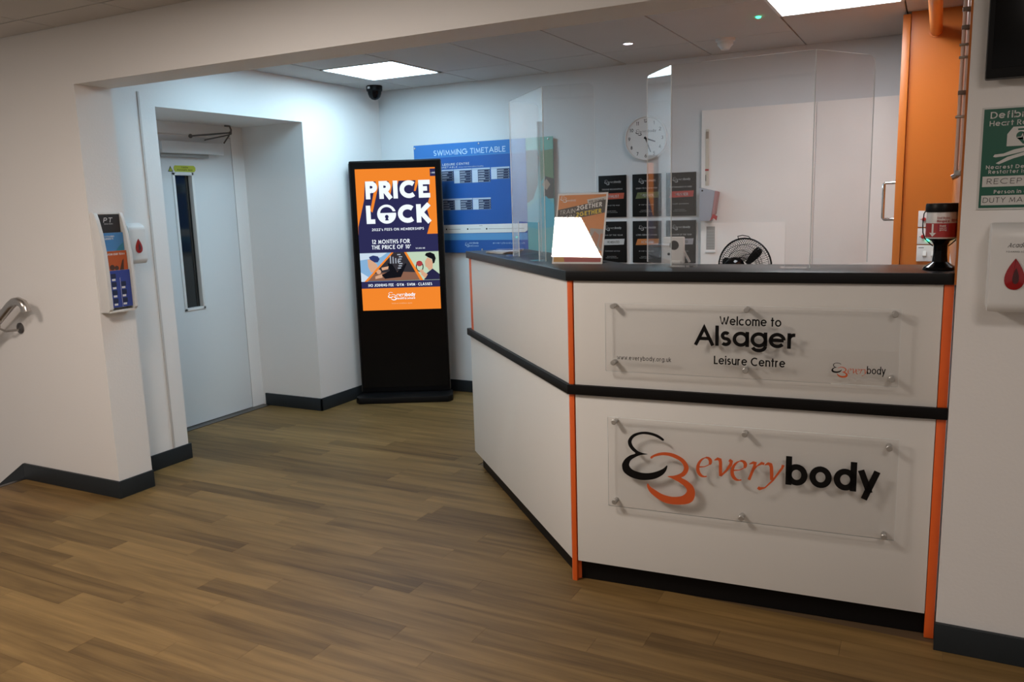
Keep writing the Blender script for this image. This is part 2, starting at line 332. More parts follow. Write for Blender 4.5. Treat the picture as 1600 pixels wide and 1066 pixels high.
def every(mb, x, z, xh, W, y=0., wt=.17):
    # calligraphic italic lowercase, xh = x-height
    g = {'e': [[(0, .42), (.25, .47), (.44, .62)], arc(.27, .74, .19, .24, -30, 100), arc(.3, .45, .32, .53, 95, 290)],
         'v': [[(-.02, .88), (.1, .97), (.2, .93), (.24, .8), (.34, .04)], [(.34, .04), (.52, .35), (.66, .72), (.66, .9), (.57, .97)]],
         'r': [[(-.02, .85), (.12, .95), (.2, .93), (.2, .8), (.08, 0)], [(.13, .45), (.3, .8), (.45, .96), (.56, .93)]],
         'y': [[(-.02, .88), (.1, .97), (.2, .93), (.25, .8), (.36, .1)], [(.68, .97), (.66, .8), (.4, .1), (.16, -.33), (-.04, -.42), (-.12, -.36)]]}
    adv = {'e': .62, 'v': .78, 'r': .62, 'y': .7}; cur = 0; tot = .62+.78+.62+.6+.7; sx = W/(tot*xh)
    for ch in 'every':
        for st in g[ch]: mb.ribbon([(x+(cur+a+.12*b)*xh*sx, z+b*xh) for a, b in st], wt*xh*min(1, sx*1.1), y, nib=R(28))
        cur += adv[ch] if ch != 'r' else .6
    return mb

def build_parts(mb, name, mat, parent):
    bm = mb.bm; seen = set(); isl = []
    for v in bm.verts:
        if v in seen: continue
        st_ = [v]; seen.add(v); comp = []
        while st_:
            a = st_.pop(); comp.append(a)
            for e in a.link_edges:
                b_ = e.other_vert(a)
                if b_ not in seen: seen.add(b_); st_.append(b_)
        isl.append(comp)
    if name in ('lettering', 'handwriting') or len(isl) == 1: return mb.build(name, mat, parent, recalc=False, smooth=0)
    if len(isl) > 12:
        o = mb.build(name, mat, parent, recalc=False, smooth=0); o['kind'] = 'stuff'; return o
    out = None
    for comp in isl:
        m2 = MB(); idx = {v: m2.bm.verts.new(v.co) for v in comp}
        for f in {f for v in comp for f in v.link_faces}: m2.bm.faces.new([idx[v] for v in f.verts])
        o = m2.build(name, mat, parent, recalc=False, smooth=0); out = out or o
    bm.free(); return out
# ------------------------------------------------------------------ objects helpers
def thing(name, label, cat, loc=(0, 0, 0), rz=0., group=None):
    o = bpy.data.objects.new(name, None); col.objects.link(o); o.empty_display_size = .05
    o.location = loc; o.rotation_euler = (0, 0, rz); o['label'] = label; o['category'] = cat
    if group: o['group'] = group
    return o
def tag(o, label, cat, group=None):
    o['label'] = label; o['category'] = cat
    if group: o['group'] = group
    return o
def struct(o, label=None):
    o['kind'] = 'structure'
    if label: o['label'] = label
    return o
def B(name, mat, parent, *a, b=0.):
    return MB().box(*a, b=b).build(name, mat, parent)

# ================================================================== SHELL
XL, XD, XR, XW = -3.992, -4.564, -3.769, .056
YF, YN, YR1, YR2, YB, YW = 2.69, 2.894, 3.337, 4.558, 5.471, 2.81
ZS, ZC, ZF, ZR, SK = 2.11, 2.373, 2.382, 2.078, .093

fl = struct(MB().prism([(-4.57, -2.6), (3.2, -2.6), (3.2, 5.7), (-4.75, 5.7), (-4.75, YF), (-4.57, YF)], -.12, -.0025, 'z').build('floor', M['slab'], smooth=0), 'oak plank vinyl floor')
# planks, laid along x
pw_, pl_ = .105, .94
meshes = {}
def plank_mesh(L_, w_):
    k = (round(L_, 2), round(w_, 3))
    if k not in meshes:
        o = MB().box(0, L_-.0008, 0, w_-.0006, -.0025, 0., b=.0).build('floor_plank', M['wood'], smooth=0); meshes[k] = o.data; bpy.data.objects.remove(o)
    return meshes[k]
npl = 0; y = .95
row = 0
while y < 5.46:
    off = random.uniform(0, pl_)
    xmin = -4.57 if y < 3.2 else (-3.99 if y < YR1 or y > YR2 else -4.5)
    if YF-.12 < y < YR1-.02: xmin = -4.0 if y > YN-.1 else -4.57
    xmax = .02 if y > 2.82 else min(1.1, .35)
    if y > 2.75: xmax = -1.15-(y-2.78)*1.02
    if y > 3.9: xmax = -2.1
    # left limit of what can be seen from the room
    xl = max(xmin, -4.57); vis0 = -1.15-(y)*.0-3.45*min(1, (y-.2)/2.0)
    xl = max(xl, vis0)
    x = xl
    first = True
    while x < xmax-.03:
        L_ = (off if first and off > .15 else pl_); first = False
        L_ = min(L_, xmax-x); L_ = round(L_, 2)
        if L_ < .04: break
        o = bpy.data.objects.new('floor_plank', plank_mesh(L_, pw_)); o.location = (x, y, 0); o.parent = fl; col.objects.link(o); npl += 1
        x += L_
    y += pw_
print('planks', npl)
# remaining floor with the same boards, joined
MBr = MB(); 
for j in range(-24, 10):
    yy = .95+pw_*j
    if yy < .95: MBr.box(-4.57, 3.1, yy, yy+pw_-.001, -.0025, 0)
    if yy >= .95 and yy < YW-.15: MBr.box(.36, 3.1, yy, yy+pw_-.001, -.0025, 0)
o = MBr.build('floor_boards', M['wood'], fl, smooth=0); o['kind'] = 'stuff'
B('threshold_strip', M['metald'], fl, -4.585, -4.49, 3.34, 4.55, -.001, .004)

def wall(name, boxes, mat='wallp', label=None):
    mb = MB()
    for b_ in boxes: mb.box(*b_)
    return struct(mb.build(name, M[mat], smooth=0), label)
wall('wall_front', [(-7.2, XR, YF, YN, -1.6, 2.6), (XR, XW+.002, YF, YN, ZS, 2.6), (XW, .3, YF, YN, ZS+.05, 2.6)], label='white wall with wide opening and deep beam')
wall('wall_right', [(XW, 3.2, YW, 4.9, 0, 2.6)], label='white wall beside the reception counter')
wall('wall_left', [(-4.75, XL, YN, YR1, 0, 2.6), (-4.75, XL, YR2, YB+.1, 0, 2.6), (-4.75, XL, YR1, YR2, ZR, 2.6), (-4.75, XD-.006, YR1, YR2, 1.999, ZR), (-4.75, XD-.002, 4.443, YR2, 0, ZR), (-4.75, XD-.002, YR1, 3.50, 0, ZR)], label='white side wall with door recess')
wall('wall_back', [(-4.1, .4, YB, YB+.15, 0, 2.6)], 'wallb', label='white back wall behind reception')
# groove trim line on the side wall, its soft shading painted as grey
struct(MB().box(XL-.001, XL+.006, 3.222, 3.236, SK, 2.15, b=.003).build('trim_1', M['tile']), 'thin vertical joint strip beside door recess')
# orange end wall, jamb lining
struct(MB().box(-.178, XW+.01, 4.82, 4.88, 0, ZC).build('wall_orange_end', M['orangep'], smooth=0), 'orange painted end wall with switches')
struct(MB().box(XW-.006, XW, YW+.025, 4.82, 1.19, ZC-.01).build('trim_2', M['orangep'], smooth=0), 'orange painted side of the wall end')
o = MB().box(.3, 3.2, YF, YW, 2.2, 2.6).build('trim_3', M['wallp'], smooth=0); struct(o, 'white bulkhead above right wall')

def base(name, boxes):
    mb = MB()
    for b_ in boxes: mb.box(*b_, b=.002)
    return struct(mb.build(name, M['skirt']), 'charcoal skirting board')
t = .013
mbk = MB(); mbk.box(-4.58, XR+t, YF-t, YF, 0, SK, b=.002); mbk.box(XR, XR+t, YF-.001, YN, 0, SK, b=.002)
mbk.prism([(-4.58, 0), (-4.58, SK), (-5.6, SK-.62), (-5.6, -.62)], YF-t, YF, 'y')
struct(mbk.build('baseboard_front', M['skirt']), 'charcoal skirting turning down the stairs')
base('baseboard_left', [(XL, XL+t, YN, YR1+t, 0, SK), (XD+.03, XL+t, YR2-t, YR2, 0, SK), (XL, XL+t, YR2-t, YB, 0, SK)])
base('baseboard_back', [(XL, -.2, YB-t, YB, 0, SK)])
base('baseboard_right', [(XW-.004, 3.2, YW-.016, YW, 0, SK)])

# ceilings with tiles
def ceiling(zc, x0, y0, x1, y1, cols, label, skip=()):
    c = struct(MB().box(x0, x1, y0, y1, zc+.012, zc+.14).build('ceiling', M['grid'], smooth=0), label)
    g = .0038
    for xa, xb, ys in cols:
        for ya, yb in zip(ys[:-1], ys[1:]):
            if any(abs((xa+xb)/2-sx) < .2 and abs((ya+yb)/2-sy) < .2 for sx, sy in skip): continue
            o = MB().box(xa+g, xb-g, ya+g, yb-g, zc, zc+.014, b=.0015).build('ceiling_tile', M['tile'], c, smooth=0)
    return c
ti = .575; xs = [-4.0]+[-3.65+ti*k for k in range(7)]+[.06]
cols = []
for i in range(len(xs)-1):
    a, b_ = xs[i], xs[i+1]
    if i == 6: ys = [YN, 3.945, 4.52, YB]
    elif i == 0: ys = [YN, 4.0, 4.95, YB]
    elif i == 1: ys = [YN, 3.5, 4.075, 4.375, 4.95, YB]
    elif i == len(xs)-2: ys = [YN, 3.6, 4.8, YB]
    else: ys = [YN, 3.8, 4.95, YB]
    cols.append((a, b_, ys))
ceiling(ZC, -4.1, YN-.05, .5, YB+.05, cols, 'grey tiled ceiling behind the beam', skip=[(-3.3625, 4.6625), (-.4875, 4.2325), (-3.3625, 3.7875)])
cols = []
fx = [-5.565, -4.99, -4.415, -3.84, -3.265, -2.5025]+[-1.9275+ti*k for k in range(7)]
for a, b_ in zip(fx[:-1], fx[1:]): cols.append((a, b_, [-.7275, -.1525, .4225, .9975, 1.5725, 2.1475, 2.50, YF]))
ceiling(ZF, -5.7, -1.0, 1.5, YF+.02, cols, 'tiled ceiling of the front hall', skip=[(-2.215, 1.285), (.66, .71), (-4.1275, .71)])

# stairs going down on the left
st = struct(MB().box(-4.60, -4.572, .4, YF, -.02, .0015).build('stairs', M['metald']), 'stair edge strip where the steps go down')
for k in range(4):
    B('tread', M['wood'], st, -4.58-.26*(k+1), -4.58-.26*k, .4, YF, -.17*(k+1)-.12, -.17*(k+1))

# ================================================================== DOOR (recess)
d = struct(B('door_1', M['doorw'], None, XD-.04, XD, 3.50, 4.436, .008, 1.99), 'white door with narrow vision panel')
bpy.data.objects.remove(d)
mb = MB()
for q in ((3.50, 3.915, .008, 1.99), (4.06, 4.436, .008, 1.99), (3.915, 4.06, .008, .825), (3.915, 4.06, 1.730, 1.99)):
    mb.box(XD-.042, XD, *q)
d = struct(mb.build('door_1', M['doorw'], smooth=0), 'white flush door with narrow dark vision panel')
mb = MB()
for q in ((3.897, 3.917, .808, 1.745), (4.056, 4.075, .808, 1.745), (3.897, 4.075, .808, .826), (3.897, 4.075, 1.727, 1.745)):
    mb.box(XD-.03, XD+.006, *q, b=.002)
mb.build('vision_panel_frame', M['white'], d)
B('glass', M['dkglass'], d, XD-.036, XD-.030, 3.915, 4.06, .825, 1.73)
B('wire_strip', M['metald'], d, XD-.030, XD-.028, 4.035, 4.039, .825, 1.73)
B('closer_box', M['doorw'], d, XD, XD+.06, 3.79, 4.315, 1.868, 1.948, b=.008)
B('closer_shade_strip', M['greyp'], d, XD, XD+.030, 3.80, 4.20, 1.845, 1.868, b=.004)  # grey strip standing in for the shade below the closer box
xx = XD+.06
o = MB().tube([(xx, 4.34, 2.072), (xx, 4.385, 2.072), (xx, 4.396, 2.05), (xx, 4.392, 2.02)], .006).build('arm_bracket', M['metald'], d)
MB().tube([(xx, 4.03, 1.985), (xx, 4.38, 2.026)], .006).sphere((xx, 4.03, 1.985), .014).sphere((xx, 4.385, 2.024), .012).build('closer_arm', M['metald'], d)
MB().tube([(xx, 4.15, 1.965), (xx, 4.375, 2.012)], .005).tube([(xx, 4.32, 1.952), (xx, 4.375, 2.010)], .005).build('closer_arm', M['metald'], d)
# warning sign on the door
sg = thing('warning_label', 'yellow caution label with warning triangle above the door vision panel', 'sign', (XD+.001, 3.86, 1.75), R(90))
MB().prism([(.055+.01, .0), (.225, .0), (.237, .012), (.237, .03), (.225, .042), (.065, .042), (.057, .03), (.057, .012)], -.0015, 0).build('label_plate', flat('yellow_green_print', (.42, .47, .03)), sg)
MB().prism([(.008, 0), (.050, 0), (.029, .037)], -.0015, 0).build('triangle', M['ink'], sg)
MB().poly([(.014, .004), (.044, .004), (.029, .030)], -.0018).build('triangle_face', flat('yellow_green_print', (0, 0, 0)), sg)
MB().text('Caution', .147, .025, .011, .055, .16, -.002, anchor='c').text('Automatic door', .147, .008, .011, .13, .16, -.002, anchor='c').text('!', .03, .008, .01, None, .2, -.002).rect(.0275, .0305, .009, .022, -.002).build('lettering', M['ink'], sg)

# white double doors at the back
d2 = struct(MB().box(-1.41, -.204, YB-.022, YB, 0, 2.032).build('door_2', M['wallp'], smooth=0), 'tall white double doors behind reception')
B('door_leaf', M['whited'], d2, -1.405, -.702, YB-.036, YB-.02, .01, 2.028, b=.002)
B('door_leaf', M['whited'], d2, -.697, -.208, YB-.036, YB-.02, .01, 2.028, b=.002)
# orange door standing open, seen edge on
d3 = struct(MB().box(-.216, -.180, 4.80, 5.44, .01, 2.36, b=.002).build('door_3', M['orangep']), 'orange door standing open edge-on')
MB().tube([(-.216, 4.87, 1.523), (-.268, 4.87, 1.523), (-.274, 4.87, 1.517), (-.274, 4.87, 1.338), (-.268, 4.87, 1.330), (-.216, 4.87, 1.330)], .0085).build('door_handle', M['chrome'], d3)

# ================================================================== ceiling lights
def panel_light(x, y, z, mat, label, lit='diffuser', s=.2875, t=.2875, group=None):
    t_ = thing('ceiling_light', label, 'light', (x, y, z), 0, group)
    mb = MB()
    for q in ((-s, s, -t, -t+.016), (-s, s, t-.016, t), (-s, -s+.016, -t, t), (s-.016, s, -t, t)): mb.box(*q, -.004, .02)
    mb.build('frame', M['white'], t_)
    B(lit, mat, t_, -s+.016, s-.016, -t+.016, t-.016, .0, .012)
    return t_
panel_light(-3.3625, 4.6625, ZC-.001, M['lcool'], 'square lit ceiling panel above the advertising screen corner')
panel_light(-.4875, 4.2325, ZC-.001, M['lmid'], 'square lit ceiling panel at the top edge, above reception')
panel_light(-2.215, 1.285, ZF-.001, M['lwarm'], 'square lit ceiling panel in the front hall before the beam')
panel_light(-3.3625, 3.7875, ZC-.001, M['lcool2'], 'square lit ceiling panel hidden just behind the beam')
panel_light(-4.1275, .71, ZF-.001, M['lwarm3'], 'square lit ceiling panel in the front hall near the stairs')
panel_light(.66, .71, ZF-.001, M['lwarm2'], 'square lit ceiling panel in the front hall right of the camera')

# cctv dome
t_ = thing('cctv_dome', 'small black dome camera on the ceiling in the back corner', 'camera', (-3.82, 5.19, ZC))
MB().lathe([(.056, 0), (.060, -.004), (.060, -.034), (.053, -.042)]).build('housing', M['black'], t_)
MB().lathe([(.052, -.038), (.050, -.057), (.041, -.082), (.024, -.098), (.0, -.104)]).build('dome', M['blackg'], t_)
MB().rect(-.030, -.008, -.022, -.006, 0).build('sticker', M['paper'], t_).location = (.012, -.0612, -.004)
# smoke detector
t_ = thing('smoke_detector', 'round white smoke detector on the ceiling above the clock side', 'smoke detector', (-1.15, 4.96, ZC))
MB().lathe([(.055, 0), (.055, -.014), (.046, -.018)]).build('base', M['white'], t_)
MB().lathe([(.040, -.016), (.044, -.020), (.044, -.034), (.030, -.048), (.024, -.060), (0, -.062)]).build('sensor_head', M['white'], t_)
# downlight + green led
t_ = thing('downlight', 'small round recessed downlight glowing violet white', 'light', (-1.66, 4.735, ZC))
MB().lathe([(.036, 0), (.036, -.004), (.028, -.006), (.027, .0)]).build('bezel', M['white'], t_)
MB().lathe([(.0265, -.003), (.0, -.004)]).build('lens', M['led'], t_)
tag(MB().lathe([(.012, 0), (.011, -.006), (0, -.009)], (-.87, 4.467, ZC)).build('indicator_lamp', M['green']), 'tiny green indicator lamp on the ceiling beside the light panel', 'indicator')
# orange pipe
tag(MB().tube([(-.062, 4.83, 2.268), (-.060, 3.2, 2.255)], .028, 20).tube([(-.062, 4.82, 2.268), (-.062, 4.81, 2.268)], .034, 20).build('ceiling_pipe', M['orangep']), 'thick orange painted pipe running under the ceiling into the orange wall', 'pipe')
# conduits with clips on the wall end
t_ = thing('wall_conduit', 'pale pink vertical conduit with clips on the wall end, top right', 'conduit', (XW, 2.87, 1.5))
MB().tube([(-.020, 0, .02), (-.020, 0, .52), (-.016, 0, .60)], .0055).build('conduit_pipe', M['conduit'], t_)
MB().tube([(-.004, .03, .02), (-.004, .03, .6)], .008).build('conduit_pipe', M['conduit'], t_)
for z_, big in ((.5, 1), (.449, 1), (.40, 0), (.364, 0), (.263, 1), (.193, 0)):
    if big: B('clip', M['clip'], t_, -.027, .0, -.010, .012, z_-.006, z_+.006, b=.002)
    else: MB().cyl((-.030, -.004, z_), (.0, -.004, z_), .0042, 10).build('clip', M['metal'], t_)
MB().box(-.024, .0, -.014, .014, .018, .036, b=.003).cyl((-.030, 0, .014), (-.012, -.0, .022), .008, 12).build('end_cap', M['metal'], t_)

# ================================================================== COUNTER
TH = .0686; CX, CY = -1.213, 2.781; TH2 = 2.3461; L1, L2 = 1.2695, 1.5332
e1 = Vector((math.cos(TH), math.sin(TH))); n1 = Vector((math.sin(TH), -math.cos(TH)))
e2 = Vector((math.cos(TH2), math.sin(TH2))); n2 = Vector((-math.sin(TH2), math.cos(TH2)))
if n2.dot(Vector((-1, -1))) < 0: n2 = -n2
Cc = Vector((CX, CY))
bis = (n1+n2); corner = lambda off: Cc + bis*(off/(1+n1.dot(n2)))    # offset corner, + = outwards
def path3(off, ext_r=0., ext_l=0.):   # right end, corner, left end at an outward offset
    return [Cc+e1*(L1+ext_r)+n1*off, corner(off), Cc+e2*(L2+ext_l)+n2*off]
def slab(mb, o_out, o_in, z0, z1, er=0., el=0., b=0.):
    A = path3(o_out, er, el); Bk = path3(o_in, er, el)
    return mb.prism([tuple(p) for p in A]+[tuple(p) for p in Bk[::-1]], z0, z1, 'z', b)
Z1, Z0, ZB1, ZB0, ZK = 1.2245, 1.1878, .7942, .7575, .0855
rc = thing('reception_counter', 'angled white reception counter with black bands and orange corner strips', 'counter', (CX, CY, 0))
inv = Matrix.Translation((-CX, -CY, 0))
def cpart(mb, name, mat, **k):
    bmesh.ops.transform(mb.bm, matrix=inv, verts=mb.bm.verts[:]); return mb.build(name, M[mat], rc, **k)
# body behind the skins
cpart(slab(MB(), -.019, -.26, ZK, Z0-.002, -.02, -.06), 'carcass', 'panel')
def pan(face, s0, s1, z0, z1, th=.018, off=0.):
    e, n = (e1, n1) if face == 1 else (e2, n2)
    a = Cc+e*s0+n*off; b_ = Cc+e*s1+n*off
    return [tuple(a), tuple(b_), tuple(b_-n*th), tuple(a-n*th)], z0, z1
def panp(name, mat, face, s0, s1, z0, z1, th=.018, off=0., b=.0012):
    q = pan(face, s0, s1, z0, z1, th, off); return cpart(MB().prism(q[0], q[1], q[2], 'z', b), name, mat)
panp('upper_panel', 'panel', 1, .020, L1-.032, ZB1, Z0)
panp('lower_panel', 'panel', 1, .020, L1-.032, ZK, ZB0)
panp('upper_panel', 'panel', 2, .012, L2-.064, ZB1, Z0)
panp('lower_panel', 'panel', 2, .012, L2+.012, ZK, ZB0)
panp('orange_strip', 'orange', 1, L1-.030, L1-.002, ZB1, Z0)
panp('orange_strip', 'orange', 1, L1-.030, L1-.002, .0, ZB0)
panp('orange_strip', 'orange', 2, L2-.063, L2-.016, ZB1, Z0, .02)
# corner post (mitred)
def post(z0, z1):
    a = corner(.002)
    pts = [a+e1*.0165, a, a+e2*.010, Cc+e2*.010-n2*.018, corner(-.03), Cc+e1*.0165-n1*.018]
    pts = [a+e1*.0160, a+(e1+e2)*.0, a+e2*.010, a+e2*.010-n2*.045, a+e1*.0160-n1*.045]
    return MB().prism([tuple(p) for p in pts], z0, z1, 'z', .0012)
cpart(post(ZB1, Z0), 'corner_strip', 'orange'); cpart(post(0, ZB0), 'corner_strip', 'orange')
cpart(slab(MB(), -.032, -.20, 0, ZK, -.02, -.04), 'plinth', 'blackm')
cpart(slab(MB(), .014, -.10, ZB0, ZB1, .0, .035, b=.002), 'middle_band', 'blackm')
wt = thing('reception_worktop', 'long black worktop on top of the reception counter', 'worktop', (CX, CY, Z0))
mb = slab(MB(), .012, -.315, Z0, Z1, -.0, .0, b=.002); bmesh.ops.transform(mb.bm, matrix=Matrix.Translation((-CX, -CY, -Z0)), verts=mb.bm.verts[:])
mb.build('worktop_slab', M['topm'], wt)

# acrylic signs on the counter front; local frame: x along the front, -y outwards
def front_sign(name, label, x0, x1, z0, z1, pins):
    o = thing(name, label, 'sign', (CX, CY, 0), TH)
    MB().box(x0, x1, -.029, -.025, z0, z1).build('clear_plate', M['clear2'], o)
    mbe = MB()
    for q in ((x0, x1, z0-.0006, z0), (x0, x1, z1, z1+.0006), (x0-.0006, x0, z0, z1), (x1, x1+.0006, z0, z1)): mbe.box(q[0], q[1], -.029, -.025, q[2], q[3])
    mbe.build('plate_edge', M['edge'], o)
    for px, pz in pins:
        s_ = MB().cyl((px, -.0005, pz), (px, -.025, pz), .0085, 16).build('standoff', M['pin'], o)
        MB().lathe([(.0, -.0365), (.008, -.0365), (.0098, -.035), (.0098, -.029)], (px, 0, pz), 20, 'y').build('cap', M['pin'], s_)
    return o
s1 = front_sign('welcome_sign', 'clear acrylic welcome sign on standoffs, upper front of the counter', .150, 1.122, .859, 1.110,
  [(.179, 1.104-.004), (.648, 1.098), (1.104, 1.094), (.179, .892), (.648, .888), (1.103, .884)])
yT = -.0296
MB().text('Welcome to', .559, 1.043, .0305, .202, .155, yT, gap=.12).build('lettering', M['ink'], s1)
MB().text('Alsager', .473, .970, .068, .340, .175, yT, gap=.05).build('lettering', M['ink'], s1)
MB().text('Leisure Centre', .541, .905, .0295, .236, .155, yT, gap=.12).build('lettering', M['ink'], s1)
MB().text('www.everybody.org.uk', .193, .904, .0165, .198, .15, yT).build('lettering', M['ink'], s1)
o = symbol(MB(), 'b', .922, .881, .050, yT).build('emblem_black', M['ink'], s1)
symbol(MB(), 'o', .922, .881, .050, yT).build('emblem_orange', M['inkor'], s1)
every(MB(), .972, .897, .0155, .058, yT, .12).build('lettering', M['inkor'], s1)
MB().text('body', 1.029, .897, .0255, .055, .17, yT, gap=.12).build('lettering', M['ink'], s1)
s2 = front_sign('logo_sign', 'clear acrylic sign with large curly emblem, lower front of the counter', .155, 1.134, .340, .685,
  [(.180, .668), (.649, .662), (1.106, .655), (.179, .358), (.643, .355), (1.103, .350)])
symbol(MB(), 'b', .209, .375, .270, yT).build('emblem_black', M['ink'], s2)
symbol(MB(), 'o', .209, .375, .270, yT).build('emblem_orange', M['inkor'], s2)
every(MB(), .486, .4985, .0675, .285, yT, .15).build('lettering', M['inkor'], s2)
MB().text('body', .788, .4955, .098, .292, .205, yT, gap=.08).build('lettering', M['ink'], s2)

# ================================================================== screens on the worktop
def sneeze_guard(label, P, top=1.945, slot=None, r=.03):
    w1, m1, m2, w2 = [Vector(p) for p in P]; o = thing('counter_screen', label, 'screen', (m1.x, m1.y, Z1))
    def sheet(a, b_, name, rl, rr, cut=None):
        dv = (b_-a); L_ = dv.length; ang = math.atan2(dv.y, dv.x); h = top-Z1
        def cr(cx, cz, a0, a1): return [(cx+r*math.cos(R(a0+(a1-a0)*i/6)), cz+r*math.sin(R(a0+(a1-a0)*i/6))) for i in range(7)]
        pts = [(0, .0)]
        if cut: pts += [(cut[0], 0), (cut[0], cut[2]), (cut[1], cut[2]), (cut[1], 0)]
        pts += [(L_, 0)]
        pts += cr(L_-r, h-r, 0, 90) if rr else [(L_, h)]
        pts += cr(r, h-r, 90, 180) if rl else [(0, h)]
        q = MB().prism(pts, -.002, .002, 'y').build(name, M['clear'], o, smooth=0)
        q.location = (a.x-m1.x, a.y-m1.y, .0005); q.rotation_euler = (0, 0, ang)
        q.data.materials.append(M['edge'])
        for p in q.data.polygons:
            if abs(p.normal.y) < .5: p.material_index = 1
        return q
    sheet(w1, m1, 'side_wing', True, False); sheet(m1, m2, 'front_pane', False, False, slot); sheet(m2, w2, 'side_wing', False, True)
    for a, b_ in ((m1, m2), (m2, m1)):
        dv = (b_-a).normalized(); nn = Vector((dv.y, -dv.x))
        if nn.dot(Vector((0, -1))) < 0: nn = -nn
        pts = [a+dv*.005, a+dv*.095, a+dv*.095+nn*.045, a+dv*.005+nn*.045]
        MB().prism([tuple(p-m1) for p in pts], .0005, .004, 'z').build('foot', M['edge'] if False else M['clear'], o, smooth=0)
    return o
sneeze_guard('clear folded screen at the left end of the worktop', [(-1.787, 3.771), (-1.841, 3.558), (-1.498, 3.199), (-1.283, 3.244)], 1.952, (.10, .405, .165))
sneeze_guard('clear folded screen in the middle of the worktop', [(-1.049, 3.215), (-.890, 3.009), (-.393, 2.998), (-.229, 3.261)], 1.952, (.10, .413, .160))

# poster holder
ph = thing('poster_holder', 'clear upright poster holder with orange TRAIN 2GETHER poster', 'sign', (-1.418, 3.085, Z1), R(2))
pp = bpy.data.objects.new('poster_board', None)
W_, Hh, tilt = .219, .297, R(-16.5)
def pl(mb, name, mat, y=0.):
    o = mb.build(name, mat, None, recalc=False, smooth=0); o.rotation_euler = (tilt, 0, 0); o.parent = ph; return o
P2 = lambda L_: [(u*W_, v*Hh) for u, v in L_]
bd = pl(MB().box(0, W_, 0, .0025, 0, Hh), 'paper_sheet', M['paper'])
def art(parent, mb, name, mat): return build_parts(mb, name, mat, parent)
art(bd, MB().poly(P2([(.03, .025), (.97, .025), (.97, .975), (.03, .975)]), -.0003), 'print_background', flat('orange_print', (.62, .24, .07)))
art(bd, MB().poly(P2([(.03, .59), (.97, .715), (.97, .90), (.03, .766)]), -.0006), 'print_band', flat('charcoal_print', (.045, .042, .04)))
art(bd, MB().poly(P2([(.70, .185), (.97, .185), (.97, .48), (.71, .50)]), -.0006).poly(P2([(.03, .10), (.5, .12), (.5, .6), (.03, .5)]), -.0006), 'print_photo', flat('grey_print', (.32, .30, .28)))
art(bd, MB().poly(P2([(.62, .845), (.97, .90), (.97, .945), (.60, .905)]), -.0009).poly(P2([(.03, .093), (.89, .135), (.912, .185), (.03, .15)]), -.0009), 'print_tag', flat('pale_print', (.55, .54, .52)))
art(bd, MB().poly(P2([(.03, .025), (.25, .025), (.23, .098), (.03, .089)]), -.0009), 'print_corner', flat('ochre_print', (.45, .22, .02)))
art(bd, MB().poly(P2([(.25, .025), (.97, .025), (.97, .115), (.23, .098)]), -.0009), 'print_footer', flat('red_print', (.33, .035, .025)))
art(bd, MB().poly(P2([(.78, .2), (.86, .2), (.90, .40), (.80, .46), (.74, .36)]), -.0009).poly(P2([(.9, .25), (.96, .2), (.97, .42), (.92, .42)]), -.0009), 'print_figure', flat('skin_print', (.42, .20, .12)))
a_ = math.atan2(.054*Hh, .51*W_)
art(bd, MB().text('TRAIN', .072*W_, .690*Hh, .062*Hh, .31*W_, .08, -.0012, .15, a_), 'lettering', M['paper'])
art(bd, MB().text('GAIN', .072*W_, .608*Hh, .060*Hh, .30*W_, .08, -.0012, .15, a_), 'lettering', M['paper'])
art(bd, MB().text('2GETHER', .408*W_, .752*Hh, .064*Hh, .50*W_, .22, -.0012, .1, a_), 'lettering', M['paper'])
art(bd, MB().text('2GETHER', .408*W_, .660*Hh, .062*Hh, .50*W_, .22, -.0012, .1, a_), 'lettering', flat('yellow_print', (.72, .55, .03)))
art(bd, MB().text('ADD ON MATE', .64*W_, .862*Hh, .028*Hh, .30*W_, .2, -.0012, 0, a_*.7).text('GYM2GETHER', .41*W_, .128*Hh, .030*Hh, .44*W_, .18, -.0012, 0, .08).text('USE CODE', .07*W_, .112*Hh, .022*Hh, .28*W_, .12, -.0012, 0, .06), 'lettering', M['ink'])
mbx = symbol(MB(), 'b', .06*W_, .87*Hh, .03, -.0012); symbol(mbx, 'o', .06*W_, .87*Hh, .03, -.0012)
art(bd, every(mbx, .20*W_, .885*Hh, .0055, .018, -.0012).text('body', .285*W_, .885*Hh, .009, .020, .18, -.0012), 'lettering', M['paper'])
pl(MB().box(-.003, W_+.003, -.0045, -.0020, .0, Hh+.004), 'clear_front', M['clear3'])
fo = MB().box(0, W_, .0, .085, .0, .003).build('clear_foot', M['clear3'], ph)

# small white box device behind the middle screen
t_ = thing('webcam_box', 'small white box with round black lens behind the middle screen', 'device', (-.918, 3.14, Z1), R(4))
MB().box(-.040, .040, -.012, .02, 0, .104, b=.005).build('body', M['white'], t_)
MB().lathe([(.0, -.016), (.0165, -.016), (.0185, -.012)], (.004, 0, .072), 24, 'y').build('lens', M['blackg'], t_)
MB().lathe([(.0, -.0135), (.0045, -.0135), (.0055, -.012)], (-.017, 0, .038), 14, 'y').build('sensor', M['ink'], t_)
MB().tube([(.036, .012, .050), (.056, .03, .004)], .005, 10).build('rear_leg', M['white'], t_)
MB().box(-.008, .03, -.018, .01, .0, .012, b=.003).build('bracket', M['white'], t_)

